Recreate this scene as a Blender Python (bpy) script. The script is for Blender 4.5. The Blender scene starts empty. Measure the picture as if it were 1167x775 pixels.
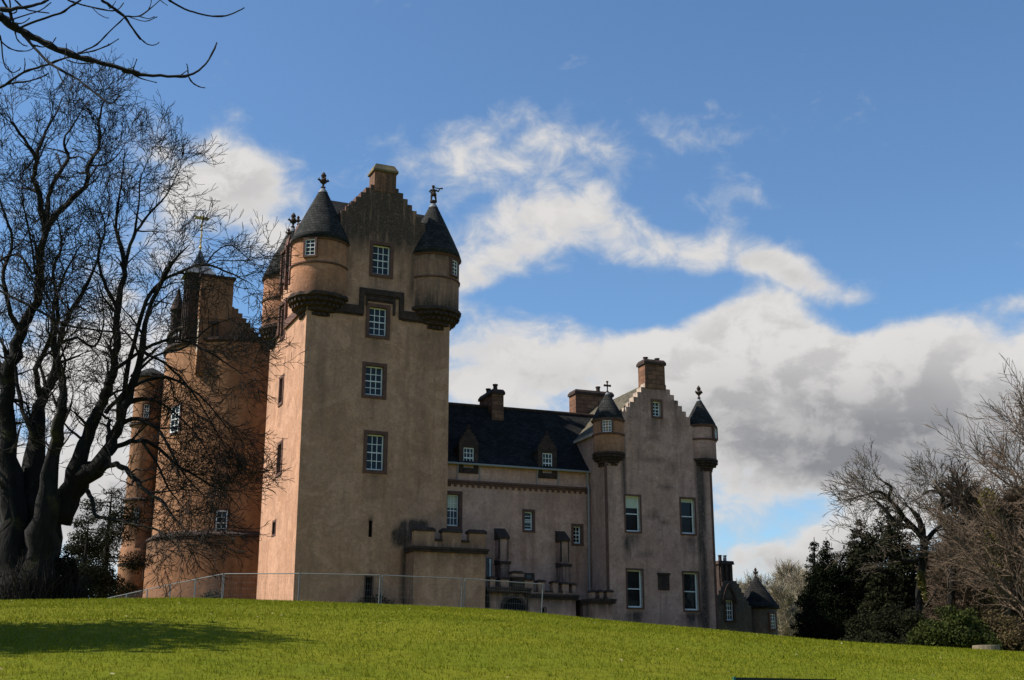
import bpy, math, random
import numpy as np
from mathutils import Vector, Matrix, noise as mnoise

random.seed(7)
scene = bpy.context.scene
COL = scene.collection
R = math.radians

# ------------------------------------------------------------------ camera
FPX, PITCH, CX, CY = 1400.0, R(15.64), 583.5, 387.5      # focal length in photo pixels
cam_data = bpy.data.cameras.new('camera')
cam_data.sensor_width = 36.0
cam_data.lens = 36.0 * FPX / 1167.0
cam_data.clip_start, cam_data.clip_end = 0.1, 8000
cam = bpy.data.objects.new('camera', cam_data)
COL.objects.link(cam)
cam.location = (0, 0, 0)
cam.rotation_euler = (math.pi / 2 + PITCH, 0, 0)
scene.camera = cam

# ------------------------------------------------------------------ light
SUN_EL = R(46.5)
SUN_AZ = math.atan2(-0.985, -0.07)        # measured from +Y towards +X
sun_dir = Vector((math.sin(SUN_AZ) * math.cos(SUN_EL), math.cos(SUN_AZ) * math.cos(SUN_EL), math.sin(SUN_EL)))
sd = bpy.data.lights.new('sun', 'SUN')
sd.energy = 5.0
sd.angle = R(0.53)
sd.color = (1.0, 0.965, 0.88)
sun = bpy.data.objects.new('sun', sd)
COL.objects.link(sun)
sun.rotation_euler = (-sun_dir).to_track_quat('-Z', 'Y').to_euler()
sun.location = (-60, 0, 60)

scene.view_settings.view_transform = 'Standard'
scene.view_settings.look = 'None'
scene.view_settings.gamma = 1
scene.view_settings.exposure = 0.58
scene.view_settings.use_curve_mapping = False
scene.render.engine = 'CYCLES'
scene.cycles.max_bounces = 6
scene.cycles.use_denoising = True


def ray(px, py):
    x = (px - CX) / FPX
    y = (CY - py) / FPX
    return Vector((x, math.cos(PITCH) - y * math.sin(PITCH), math.sin(PITCH) + y * math.cos(PITCH)))


def at_y(px, py, Y):
    d = ray(px, py)
    return d * (Y / d.y)


def az_el(px, py):
    d = ray(px, py)
    return math.atan2(d.x, d.y), math.atan2(d.z, math.hypot(d.x, d.y))


# ------------------------------------------------------------------ node helpers
class NT:
    def __init__(self, tree):
        self.t = tree
        tree.nodes.clear()

    def n(self, kind, **props):
        nd = self.t.nodes.new(kind)
        ins = props.pop('ins', {})
        for k, v in props.items():
            setattr(nd, k, v)
        for k, v in ins.items():
            self.set(nd.inputs[k], v)
        return nd

    def set(self, sock, v):
        if isinstance(v, bpy.types.NodeSocket):
            self.t.links.new(v, sock)
        else:
            sock.default_value = v

    def math(self, op, a, b=None, c=None, clamp=False):
        nd = self.t.nodes.new('ShaderNodeMath')
        nd.operation = op
        nd.use_clamp = clamp
        for i, v in enumerate((a, b, c)):
            if v is not None:
                self.set(nd.inputs[i], v)
        return nd.outputs[0]

    def vmath(self, op, a, b=None):
        nd = self.t.nodes.new('ShaderNodeVectorMath')
        nd.operation = op
        self.set(nd.inputs[0], a)
        if b is not None:
            self.set(nd.inputs[1], b)
        return nd.outputs[0]

    def mix(self, f, a, b, blend='MIX'):
        nd = self.t.nodes.new('ShaderNodeMix')
        nd.data_type = 'RGBA'
        nd.blend_type = blend
        self.set(nd.inputs['Factor'], f)
        for nm, v in (('A', a), ('B', b)):
            s = [i for i in nd.inputs if i.name == nm and i.type == 'RGBA'][0]
            if not isinstance(v, bpy.types.NodeSocket) and len(v) == 3:
                v = (*v, 1)
            self.set(s, v)
        return [o for o in nd.outputs if o.type == 'RGBA'][0]

    def noise(self, vec, scale, detail=4, rough=0.55, dist=0.0, out=0):
        nd = self.t.nodes.new('ShaderNodeTexNoise')
        if vec is not None:
            self.set(nd.inputs['Vector'], vec)
        self.set(nd.inputs['Scale'], scale)
        nd.inputs['Detail'].default_value = detail
        nd.inputs['Roughness'].default_value = rough
        nd.inputs['Distortion'].default_value = dist
        return nd.outputs[out]

    def ramp(self, v, a, b, to0=0.0, to1=1.0, smooth=True):
        nd = self.t.nodes.new('ShaderNodeMapRange')
        nd.interpolation_type = 'SMOOTHSTEP' if smooth else 'LINEAR'
        for k, x in (('Value', v), ('From Min', a), ('From Max', b), ('To Min', to0), ('To Max', to1)):
            self.set(nd.inputs[k], x)
        return nd.outputs[0]


# ------------------------------------------------------------------ sky with clouds
world = bpy.data.worlds.new('World')
scene.world = world
world.use_nodes = True


def build_world():
    t = NT(world.node_tree)
    out = t.n('ShaderNodeOutputWorld')
    bg = t.n('ShaderNodeBackground', ins={'Strength': 0.081})
    sky = t.n('ShaderNodeTexSky', sky_type='NISHITA', sun_disc=False)
    sky.sun_elevation = SUN_EL
    sky.sun_rotation = SUN_AZ
    sky.air_density = 1.0
    sky.dust_density = 0.35
    sky.ozone_density = 2.2
    co = t.n('ShaderNodeTexCoord')
    sep = t.n('ShaderNodeSeparateXYZ', ins={0: co.outputs['Generated']})
    az = t.math('ARCTAN2', sep.outputs[0], sep.outputs[1])
    el = t.math('ARCSINE', sep.outputs[2])
    flat = t.n('ShaderNodeCombineXYZ', ins={0: az, 1: t.math('MULTIPLY', el, 1.4), 2: 0.37}).outputs[0]

    def fbm(vec):
        return t.math('ADD', t.math('MULTIPLY', t.math('SUBTRACT', t.noise(vec, 7.0, 3, 0.5, 0.15), 0.5), 1.5),
                      t.math('MULTIPLY', t.math('SUBTRACT', t.noise(vec, 26.0, 6, 0.6, 0.35), 0.5), 1.35))
    n0 = fbm(flat)
    n1 = fbm(t.vmath('ADD', flat, (-0.016, 0.022, 0.0)))
    w = t.noise(flat, 8.0, 2, 0.5, 0.0, out=1)
    wz = t.n('ShaderNodeSeparateXYZ', ins={0: w})
    azw = t.math('ADD', az, t.math('MULTIPLY', t.math('SUBTRACT', wz.outputs[0], 0.5), 0.09))
    elw = t.math('ADD', el, t.math('MULTIPLY', t.math('SUBTRACT', wz.outputs[1], 0.5), 0.07))

    def field(masses, combine):
        total = None
        for px, py, hx, hy, st, tilt in masses:
            a0, e0 = az_el(px, py)
            a1, _ = az_el(px + hx, py)
            _, e1 = az_el(px, py - hy)
            sx, sy = abs(a1 - a0), abs(e1 - e0)
            da = t.math('MULTIPLY', t.math('SUBTRACT', azw, a0), 1 / sx)
            de = t.math('SUBTRACT', elw, e0)
            if tilt:
                de = t.math('MULTIPLY_ADD', t.math('SUBTRACT', azw, a0), -tilt, de)
            de = t.math('MULTIPLY', de, 1 / sy)
            r2 = t.math('MULTIPLY_ADD', da, da, t.math('MULTIPLY', de, de))
            v = t.math('MULTIPLY', t.math('EXPONENT', t.math('MULTIPLY', r2, -0.8)), st)
            total = v if total is None else t.math('MAXIMUM', t.math('MULTIPLY_ADD', v, combine, total), v)
        return total
    # cloud masses: photo pixel where each stands, half sizes, strength, tilt
    masses = [
        (255, 215, 90, 50, 1.05, 0), (310, 262, 65, 40, .8, -.3), (215, 280, 90, 55, .6, 0),
        (60, 430, 200, 75, .9, 0), (60, 580, 230, 100, 1.1, 0), (190, 480, 120, 110, .8, 0), (120, 340, 80, 36, .5, 0),
        (540, 180, 110, 28, .5, .05), (655, 195, 90, 30, .42, -.1), (640, 245, 130, 50, .78, -.1), (580, 292, 95, 48, .86, .1), (740, 262, 90, 40, .95, -.3),
        (850, 300, 100, 32, .92, -.33), (930, 322, 50, 24, .75, -.2), 
        (850, 225, 80, 30, .46, -.3),
        (560, 430, 120, 60, 1.05, 0), (690, 415, 120, 52, .9, 0), (640, 380, 90, 24, .6, 0),
        (850, 375, 85, 52, 1.15, 0), (950, 415, 130, 62, 1.15, -.2), (790, 450, 160, 75, 1.0, 0), (1060, 450, 140, 62, 1.1, -.1),
        (960, 500, 210, 72, 1.3, 0), (1130, 490, 190, 90, 1.3, 0), (1090, 380, 70, 18, .4, 0),
        (1150, 350, 70, 26, .6, -.1), (1150, 410, 110, 44, 1.0, 0), (870, 555, 100, 34, .75, 0), (820, 590, 60, 40, .8, 0), (1200, 570, 200, 60, 1.1, 0),
        (955, 622, 70, 24, 1.15, 0), (870, 640, 80, 28, 1.1, 0), (920, 672, 160, 40, 1.1, 0), (1000, 608, 40, 22, .8, 0),
    ]
    gaps = field([(690, 338, 130, 20, .75, -.05), (800, 345, 40, 14, .5, .3), (960, 365, 60, 18, .5, -.2), (740, 215, 40, 30, .4, 0), (560, 222, 40, 16, .3, 0), (1080, 330, 90, 24, .25, 0), (470, 330, 60, 60, .3, 0)], .3)
    dens = t.math('SUBTRACT', t.math('SUBTRACT', t.math('ADD', field(masses, .3), n0), gaps), 0.435)
    mask = t.ramp(dens, -0.24, 0.52)
    # thick undersides away from the sun are grey
    grey = field([(1010, 520, 230, 62, 1.0, 0), (830, 480, 120, 42, .45, 0), (1140, 545, 150, 70, .6, 0), (640, 450, 110, 28, .3, 0), (640, 310, 120, 26, .3, -.1),
                  (880, 660, 120, 26, .9, 0), (1000, 660, 90, 30, .7, 0), (90, 600, 180, 60, .5, 0), (250, 275, 80, 24, .3, 0), (860, 312, 90, 14, .3, -.3)], .4)
    grad = t.math('SUBTRACT', n0, n1)
    lit = t.ramp(grad, -0.22, 0.20)
    thick = t.ramp(dens, 0.1, 0.9)
    shade = t.math('MULTIPLY', thick, t.math('ADD', t.math('MULTIPLY', t.math('SUBTRACT', 1.0, lit), .34), t.math('MULTIPLY', grey, .72)), clamp=True)
    ccol = t.mix(shade, (6.3, 6.1, 5.9), (2.15, 2.15, 2.25))
    ccol = t.mix(t.ramp(dens, 0.45, 0.0), ccol, (4.6, 4.9, 5.3))
    skyc = t.mix(1.0, sky.outputs[0], (0.90, 1.12, 1.27), 'MULTIPLY')
    t.set(bg.inputs['Color'], t.mix(t.math('MULTIPLY', mask, 0.97), skyc, ccol))
    t.set(out.inputs[0], bg.outputs[0])


build_world()


# ------------------------------------------------------------------ materials
def mat_new(name):
    m = bpy.data.materials.new(name)
    m.use_nodes = True
    t = NT(m.node_tree)
    out = t.n('ShaderNodeOutputMaterial')
    b = t.n('ShaderNodeBsdfPrincipled')
    t.set(out.inputs[0], b.outputs[0])
    b.inputs['Specular IOR Level'].default_value = 0.25
    return m, t, b


def bump(t, b, h, strength=0.3, dist=0.02):
    nd = t.n('ShaderNodeBump', ins={'Height': h, 'Strength': strength, 'Distance': dist})
    t.set(b.inputs['Normal'], nd.outputs[0])


def harl(name, base, warm, dirt=(0.028, 0.024, 0.02), amount=1.0):
    """lime harling: rough cast coat with streaks, lichen and stains, on the drum partly standing in for shade, painted on as a vertex attribute"""
    m, t, b = mat_new(name)
    p = t.n('ShaderNodeNewGeometry').outputs['Position']
    streak = t.n('ShaderNodeMapping', ins={'Vector': p, 'Scale': (1.6, 1.6, 0.16)}).outputs[0]
    n_big = t.noise(p, 0.35, 5, 0.6, 0.4)
    n_mid = t.noise(p, 1.9, 6, 0.65, 0.6)
    n_str = t.noise(streak, 1.4, 6, 0.62, 0.3)
    n_fine = t.noise(p, 16, 5, 0.7)
    n_grain = t.noise(p, 5.5, 6, 0.78, 0.4)
    n_patch = t.noise(p, 0.55, 3, 0.5, 1.6)
    c = t.mix(t.ramp(n_big, 0.35, 0.68), base, warm)
    c = t.mix(t.math('MULTIPLY', t.ramp(n_patch, 0.545, 0.575), 0.38), c, tuple(min(1, x * 1.3 + .02) for x in base))
    c = t.mix(t.math('MULTIPLY', t.ramp(n_patch, 0.44, 0.41), 0.35), c, tuple(x * .66 + .008 for x in base))
    c = t.mix(t.math('MULTIPLY', t.ramp(n_str, 0.48, 0.72), 0.5 * amount), c, tuple(x * .45 for x in base))
    c = t.mix(t.math('MULTIPLY', t.ramp(n_mid, 0.52, 0.74), 0.5 * amount), c, tuple(x * .5 for x in warm))
    c = t.mix(t.math('MULTIPLY', t.ramp(n_mid, 0.47, 0.25), 0.45), c, tuple(min(1, x * 1.35) for x in base))
    horiz = t.n('ShaderNodeMapping', ins={'Vector': p, 'Scale': (0.55, 0.55, 2.4)}).outputs[0]
    crack = t.noise(horiz, 1.5, 7, 0.7, 1.2)
    c = t.mix(t.math('MULTIPLY', t.ramp(crack, 0.60, 0.70), 0.55 * amount), c, tuple(x * .35 for x in base))
    st = t.n('ShaderNodeAttribute', attribute_name='stain').outputs['Fac']
    rs = t.n('ShaderNodeAttribute', attribute_name='rust').outputs['Fac']
    f2 = t.math('MULTIPLY', rs, t.ramp(t.noise(streak, 2.6, 5, 0.6), 0.3, 0.65, 0.25, 1.0))
    c = t.mix(t.math('MULTIPLY', f2, 0.75), c, (0.20, 0.075, 0.035))
    f1 = t.math('MULTIPLY', st, t.ramp(t.noise(streak, 2.2, 6, 0.65), 0.26, 0.60, 0.35, 1.25), clamp=True)
    c = t.mix(t.math('MULTIPLY', f1, 1.15, clamp=True), c, dirt)
    c = t.mix(t.math('MULTIPLY', t.ramp(n_grain, 0.46, 0.68), 0.5), c, tuple(x * .5 for x in base))
    c = t.mix(t.math('MULTIPLY', t.ramp(n_grain, 0.48, 0.32), 0.35), c, tuple(min(1, x * 1.45) for x in base))
    c = t.mix(t.math('MULTIPLY', t.ramp(n_fine, 0.35, 0.7), 0.25), c, tuple(x * .55 for x in base))
    t.set(b.inputs['Base Color'], c)
    b.inputs['Roughness'].default_value = 0.95
    h = t.math('ADD', t.math('MULTIPLY', n_fine, 0.6), t.math('MULTIPLY', n_mid, 1.5))
    bump(t, b, h, 0.55, 0.05)
    return m


def stone(name, a, c2, scale=3.0, blocks=None, lichen=None):
    m, t, b = mat_new(name)
    p = t.n('ShaderNodeNewGeometry').outputs['Position']
    n1 = t.noise(p, scale, 6, 0.65, 0.5)
    n2 = t.noise(p, scale * 7, 4, 0.6)
    c = t.mix(t.ramp(n1, 0.3, 0.7), a, c2)
    h = t.math('ADD', n1, t.math('MULTIPLY', n2, .5))
    if blocks:
        uv = t.n('ShaderNodeUVMap').outputs[0]
        br = t.n('ShaderNodeTexBrick', ins={'Vector': uv, 'Color1': (1, 1, 1, 1), 'Color2': (.62, .62, .62, 1),
                                            'Mortar': (.22, .2, .18, 1), 'Scale': 1.0, 'Mortar Size': 0.012,
                                            'Brick Width': blocks[0], 'Row Height': blocks[1]})
        c = t.mix(1.0, c, br.outputs[0], 'MULTIPLY')
        h = t.math('SUBTRACT', h, t.math('MULTIPLY', br.outputs[1], 1.5))
    c = t.mix(t.math('MULTIPLY', t.ramp(n2, .45, .75), .35), c, tuple(x * .4 for x in a))
    if lichen:
        c = t.mix(t.ramp(t.noise(p, scale * 2.3, 6, .7, .8), .55, .68), c, lichen)
    t.set(b.inputs['Base Color'], c)
    b.inputs['Roughness'].default_value = 0.92
    bump(t, b, h, 0.5, 0.03)
    return m


def slate(name, a, c2, w=0.32, h=0.2, lichen=(0.16, 0.15, 0.11), lich=0.5):
    m, t, b = mat_new(name)
    uv = t.n('ShaderNodeUVMap').outputs[0]
    p = t.n('ShaderNodeNewGeometry').outputs['Position']
    br = t.n('ShaderNodeTexBrick', ins={'Vector': uv, 'Color1': (1, 1, 1, 1), 'Color2': (.45, .45, .45, 1),
                                        'Mortar': (.12, .12, .12, 1), 'Scale': 1.0, 'Mortar Size': 0.012,
                                        'Brick Width': w, 'Row Height': h})
    c = t.mix(t.ramp(t.noise(p, 1.2, 5, .6, .3), .3, .7), a, c2)
    c = t.mix(1.0, c, br.outputs[0], 'MULTIPLY')
    c = t.mix(t.math('MULTIPLY', t.ramp(t.noise(p, 5.5, 7, .75, .5), .54, .66), lich), c, lichen)
    t.set(b.inputs['Base Color'], c)
    b.inputs['Roughness'].default_value = 0.9
    b.inputs['Specular IOR Level'].default_value = 0.12
    # each slate tilts out at its lower edge
    v = t.n('ShaderNodeSeparateXYZ', ins={0: uv}).outputs[1]
    saw = t.math('FRACT', t.math('MULTIPLY', v, 1 / h))
    hh = t.math('SUBTRACT', t.math('MULTIPLY', saw, -0.6), br.outputs[1])
    bump(t, b, t.math('ADD', hh, t.math('MULTIPLY', t.noise(p, 9, 4), .6)), 0.6, 0.03)
    return m


def plain(name, col, rough=0.7, metal=0.0, var=0.25, scale=8.0):
    m, t, b = mat_new(name)
    p = t.n('ShaderNodeNewGeometry').outputs['Position']
    c = t.mix(t.math('MULTIPLY', t.noise(p, scale, 4, .6), var * 2), col, tuple(x * .5 for x in col))
    t.set(b.inputs['Base Color'], c)
    b.inputs['Roughness'].default_value = rough
    b.inputs['Metallic'].default_value = metal
    return m


def bark(name, a, c2, moss=None, scale=5.0):
    m, t, b = mat_new(name)
    p = t.n('ShaderNodeNewGeometry').outputs['Position']
    s = t.n('ShaderNodeMapping', ins={'Vector': p, 'Scale': (1.4, 1.4, 0.35)}).outputs[0]
    n1 = t.noise(s, scale, 6, .65, .6)
    c = t.mix(t.ramp(n1, .3, .7), a, c2)
    if moss:
        c = t.mix(t.math('MULTIPLY', t.ramp(t.noise(p, 0.8, 5, .65), .58, .68), .6), c, moss)
    t.set(b.inputs['Base Color'], c)
    b.inputs['Roughness'].default_value = 0.95
    bump(t, b, n1, 0.7, 0.06)
    return m


def leaf(name, a, c2, gloss=0.5, trans=0.25):
    m = bpy.data.materials.new(name)
    m.use_nodes = True
    t = NT(m.node_tree)
    out = t.n('ShaderNodeOutputMaterial')
    b = t.n('ShaderNodeBsdfPrincipled')
    g = t.n('ShaderNodeNewGeometry')
    n1 = t.noise(g.outputs['Position'], 1.3, 4, .6)
    rnd = g.outputs['Random Per Island']
    c = t.mix(t.ramp(t.math('ADD', t.math('MULTIPLY', n1, .6), t.math('MULTIPLY', rnd, .5)), .25, .85), a, c2)
    t.set(b.inputs['Base Color'], c)
    b.inputs['Roughness'].default_value = gloss
    b.inputs['Specular IOR Level'].default_value = .3 if gloss < .55 else .03
    tr = t.n('ShaderNodeBsdfTranslucent', ins={'Color': c})
    mx = t.n('ShaderNodeMixShader', ins={0: trans})
    t.set(mx.inputs[1], b.outputs[0])
    t.set(mx.inputs[2], tr.outputs[0])
    t.set(out.inputs[0], mx.outputs[0])
    return m


def glass(name, tint, rough=0.04):
    m, t, b = mat_new(name)
    p = t.n('ShaderNodeNewGeometry').outputs['Position']
    c = t.mix(t.noise(p, 2.5, 3, .6), tint, tuple(x * .35 for x in tint))
    t.set(b.inputs['Base Color'], c)
    b.inputs['Roughness'].default_value = rough
    b.inputs['Specular IOR Level'].default_value = 0.22
    bump(t, b, t.noise(p, 2.2, 2), 0.12, 0.05)       # old crown glass is never flat
    return m


M = {}
M['harl'] = harl('harl_tower', (0.47, 0.253, 0.157), (0.43, 0.218, 0.126))
M['harl_wing'] = harl('harl_wing', (0.55, 0.315, 0.235), (0.50, 0.265, 0.185))
M['harl_block'] = harl('harl_block', (0.49, 0.285, 0.215), (0.45, 0.245, 0.175), amount=1.45)
M['harl_orange'] = harl('harl_drum', (0.30, 0.145, 0.070), (0.24, 0.105, 0.048), amount=1.3)  # drum coat toned down, with branch shade put into its colour
M['harl_turret'] = harl('harl_turret', (0.44, 0.205, 0.110), (0.36, 0.155, 0.078), amount=1.2)
M['harl_lodge'] = harl('harl_lodge', (0.13, 0.10, 0.08), (0.095, 0.073, 0.058))
M['red_stone'] = stone('red_sandstone', (0.145, 0.068, 0.048), (0.085, 0.045, 0.036), 2.5)
M['dark_stone'] = stone('weathered_stone', (0.070, 0.040, 0.030), (0.026, 0.018, 0.015), 3.5)
M['ashlar'] = stone('brown_ashlar', (0.26, 0.125, 0.07), (0.16, 0.08, 0.05), 2.0, (0.55, 0.28))
M['cope'] = stone('cope_stone', (0.20, 0.14, 0.07), (0.10, 0.08, 0.055), 2.0, lichen=(0.17, 0.13, 0.03))
M['step'] = stone('step_stone', (0.50, 0.40, 0.32), (0.28, 0.20, 0.15), 3.0)
M['stump'] = stone('stump_wood', (0.20, 0.155, 0.10), (0.11, 0.085, 0.055), 6.0)
M['lead'] = plain('lead', (0.17, 0.17, 0.175), 0.55, 0.0)
M['slate'] = slate('slate', (0.026, 0.0245, 0.023), (0.044, 0.041, 0.037), lichen=(.085, .08, .065), lich=.4)
M['slate_dark'] = slate('slate_dark', (0.017, 0.0155, 0.014), (0.030, 0.0275, 0.025), lichen=(.085, .08, .07), lich=.22)
M['slate_light'] = slate('slate_light', (0.10, 0.085, 0.062), (0.15, 0.125, 0.085), lichen=(.20, .16, .08), lich=.6)
M['white_paint'] = plain('white_paint', (0.78, 0.77, 0.73), 0.5, var=.12)
M['blind'] = plain('window_blind', (0.55, 0.56, 0.44), 0.8, var=.1)
M['pane'] = glass('pane_blue', (0.030, 0.031, 0.033))
M['pane_dark'] = glass('pane_dark', (0.014, 0.014, 0.015), 0.08)
M['void'] = plain('dark_opening', (0.006, 0.005, 0.005), 1.0)
M['iron'] = plain('iron', (0.03, 0.03, 0.032), 0.5, .4)
M['galv'] = plain('galvanised', (0.20, 0.205, 0.21), 0.5, 0.4, var=.15)
M['pipe'] = plain('grey_pipe', (0.30, 0.28, 0.26), 0.5)
M['gilt'] = plain('gilding', (0.50, 0.33, 0.09), 0.5, .15)
M['bark'] = bark('bark', (0.016, 0.0125, 0.0095), (0.006, 0.0048, 0.004), moss=(0.045, 0.040, 0.010))
M['twig'] = bark('twig', (0.034, 0.025, 0.018), (0.016, 0.012, 0.0095))
M['bark_brown'] = bark('bark_brown', (0.10, 0.075, 0.05), (0.06, 0.045, 0.034))
M['twig_red'] = bark('twig_red', (0.135, 0.088, 0.056), (0.08, 0.056, 0.039))
M['twig_pale'] = bark('twig_pale', (0.34, 0.28, 0.19), (0.20, 0.165, 0.115))
M['bark_near'] = bark('bark_near', (0.022, 0.018, 0.017), (0.012, 0.010, 0.010), scale=30)
M['yew'] = leaf('yew_needles', (0.004, 0.006, 0.003), (0.010, 0.013, 0.005), .8, .1)
M['pine'] = leaf('pine_needles', (0.010, 0.012, 0.006), (0.026, 0.026, 0.012), .8, .12)
M['laurel'] = leaf('laurel_leaves', (0.016, 0.022, 0.006), (0.058, 0.066, 0.016), .6, .2)
M['ivy'] = leaf('ivy_leaves', (0.085, 0.075, 0.015), (0.16, 0.125, 0.02), .5, .2)
M['dry'] = leaf('dry_scrub', (0.05, 0.035, 0.022), (0.10, 0.075, 0.03), .8, .2)
M['board'] = plain('dark_green_paint', (0.008, 0.016, 0.014), 0.35)
M['teal'] = plain('teal_edge', (0.01, 0.10, 0.09), 0.4)


# ------------------------------------------------------------------ mesh builder
class MB:
    def __init__(self):
        self.v, self.f, self.m, self.uv = [], [], [], []
        self.attr = {}

    def vert(self, p):
        self.v.append((p[0], p[1], p[2]))
        return len(self.v) - 1

    def face(self, pts, mat=0, uv=None):
        i0 = len(self.v)
        self.v.extend((p[0], p[1], p[2]) for p in pts)
        self.f.append(tuple(range(i0, i0 + len(pts))))
        self.m.append(mat)
        self.uv.append(uv if uv is not None else self.auto_uv(pts))

    @staticmethod
    def auto_uv(pts):
        a, b, c = Vector(pts[0]), Vector(pts[1]), Vector(pts[2])
        n = (b - a).cross(c - a)
        if n.length < 1e-9:
            return [(0, 0)] * len(pts)
        n.normalize()
        if abs(n.z) > .93:
            return [(p[0], p[1]) for p in pts]
        tu = Vector((0, 0, 1)).cross(n).normalized()
        tv = n.cross(tu)
        return [(Vector(p).dot(tu), Vector(p).dot(tv)) for p in pts]

    def box(self, fr, u0, u1, z0, z1, o0, o1, mat=0, top_in=0.0):
        """box in a wall frame: u along the wall, o outwards; top_in pulls the top edges in for a sloped coping"""
        P = lambda u, z, o: fr.pt(u, z, o)
        t = top_in
        a = [P(u0, z0, o0), P(u1, z0, o0), P(u1, z0, o1), P(u0, z0, o1)]
        b = [P(u0 + t, z1, o0 + t), P(u1 - t, z1, o0 + t), P(u1 - t, z1, o1 - t), P(u0 + t, z1, o1 - t)]
        self.face([a[3], a[2], b[2], b[3]], mat)
        self.face([a[1], a[0], b[0], b[1]], mat)
        self.face([a[0], a[3], b[3], b[0]], mat)
        self.face([a[2], a[1], b[1], b[2]], mat)
        self.face([b[3], b[2], b[1], b[0]], mat)
        self.face([a[0], a[1], a[2], a[3]], mat)

    def tube(self, pts, rad, sides=5, mat=0, cap=True, rough=0.0):
        n = len(pts)
        base = len(self.v)
        prev = None
        for i in range(n):
            p = pts[i]
            d = (pts[min(i + 1, n - 1)] - pts[max(i - 1, 0)])
            if d.length < 1e-7:
                d = Vector((0, 0, 1))
            d.normalize()
            if prev is None:
                ref = Vector((0, 0, 1)) if abs(d.z) < .9 else Vector((1, 0, 0))
                s = d.cross(ref).normalized()
            else:
                s = (prev - d * prev.dot(d))
                s = s.normalized() if s.length > 1e-6 else d.orthogonal().normalized()
            prev = s
            w = d.cross(s)
            r = rad[i]
            for k in range(sides):
                a = 2 * math.pi * k / sides
                rr = r
                if rough:
                    g = mnoise.noise(Vector((math.cos(a) * 2.6, math.sin(a) * 2.6, p.z * .35 + p.x)))
                    g2 = mnoise.noise(Vector((math.cos(a) * 6, math.sin(a) * 6, p.z * .8 + p.y)))
                    rr = r * (1 + rough * g + rough * .6 * g2)
                q = p + s * (math.cos(a) * rr) + w * (math.sin(a) * rr)
                self.v.append((q.x, q.y, q.z))
        for i in range(n - 1):
            for k in range(sides):
                k2 = (k + 1) % sides
                self.f.append((base + i * sides + k, base + i * sides + k2, base + (i + 1) * sides + k2, base + (i + 1) * sides + k))
                self.m.append(mat)
                self.uv.append(None)
        if cap and sides > 2:
            self.f.append(tuple(base + k for k in range(sides))[::-1])
            self.f.append(tuple(base + (n - 1) * sides + k for k in range(sides)))
            self.m += [mat, mat]
            self.uv += [None, None]

    def lathe(self, c, prof, seg=32, mat=0, a0=0.0, a1=2 * math.pi, uvscale=True, share=True):
        """profile of (radius, z) turned about a vertical axis; shares vertices along the ring"""
        base = len(self.v)
        full = abs(a1 - a0) > 6.28
        cnt = seg if full else seg + 1
        vl = [0.0]
        for i in range(1, len(prof)):
            vl.append(vl[-1] + math.hypot(prof[i][0] - prof[i - 1][0], prof[i][1] - prof[i - 1][1]))
        for r, z in prof:
            for k in range(cnt):
                a = a0 + (a1 - a0) * k / seg
                self.v.append((c[0] + r * math.cos(a), c[1] + r * math.sin(a), z))
        rm = max(r for r, z in prof)
        for i in range(len(prof) - 1):
            for k in range(seg):
                k2 = (k + 1) % cnt
                self.f.append((base + i * cnt + k, base + i * cnt + k2, base + (i + 1) * cnt + k2, base + (i + 1) * cnt + k))
                self.m.append(mat)
                w0 = (a1 - a0) * k / seg * rm
                w1 = (a1 - a0) * (k + 1) / seg * rm
                self.uv.append([(w0, vl[i]), (w1, vl[i]), (w1, vl[i + 1]), (w0, vl[i + 1])])

    def build(self, name, mats, parent=None, smooth=False):
        off = world_loc(parent) if parent else Vector((0, 0, 0))
        me = bpy.data.meshes.new(name)
        v = np.array(self.v, dtype=np.float32).reshape(-1, 3) - np.array(off, dtype=np.float32)
        me.from_pydata(v.tolist() if len(v) < 60000 else [tuple(x) for x in v], [], self.f)
        for m in (mats if isinstance(mats, (list, tuple)) else [mats]):
            me.materials.append(m)
        me.polygons.foreach_set('material_index', self.m)
        if smooth:
            me.polygons.foreach_set('use_smooth', [True] * len(self.f))
        if any(u is not None for u in self.uv):
            uvl = me.uv_layers.new(name='UVMap')
            flat = []
            for f, u in zip(self.f, self.uv):
                if u is None:
                    u = [(0, 0)] * len(f)
                for x in u:
                    flat.extend(x)
            uvl.data.foreach_set('uv', flat)
        for k, vals in self.attr.items():
            at = me.attributes.new(k, 'FLOAT', 'POINT')
            at.data.foreach_set('value', vals)
        me.update()
        o = bpy.data.objects.new(name, me)
        COL.objects.link(o)
        if parent:
            o.parent = parent
        return o


def world_loc(o):
    p = Vector((0, 0, 0))
    while o is not None:
        p += o.location
        o = o.parent
    return p


def tag(o, label=None, cat=None, group=None, kind=None):
    for k, v in (('label', label), ('category', cat), ('group', group), ('kind', kind)):
        if v:
            o[k] = v
    return o


def thing(name, loc, label, cat, group=None):
    o = bpy.data.objects.new(name, None)
    o.empty_display_size = 0.3
    o.location = loc
    COL.objects.link(o)
    return tag(o, label, cat, group)


def copy_tree(o, parent=None):
    c = o.copy()
    COL.objects.link(c)
    if parent:
        c.parent = parent
    for ch in [x for x in o.children]:
        copy_tree(ch, c)
    return c


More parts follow.
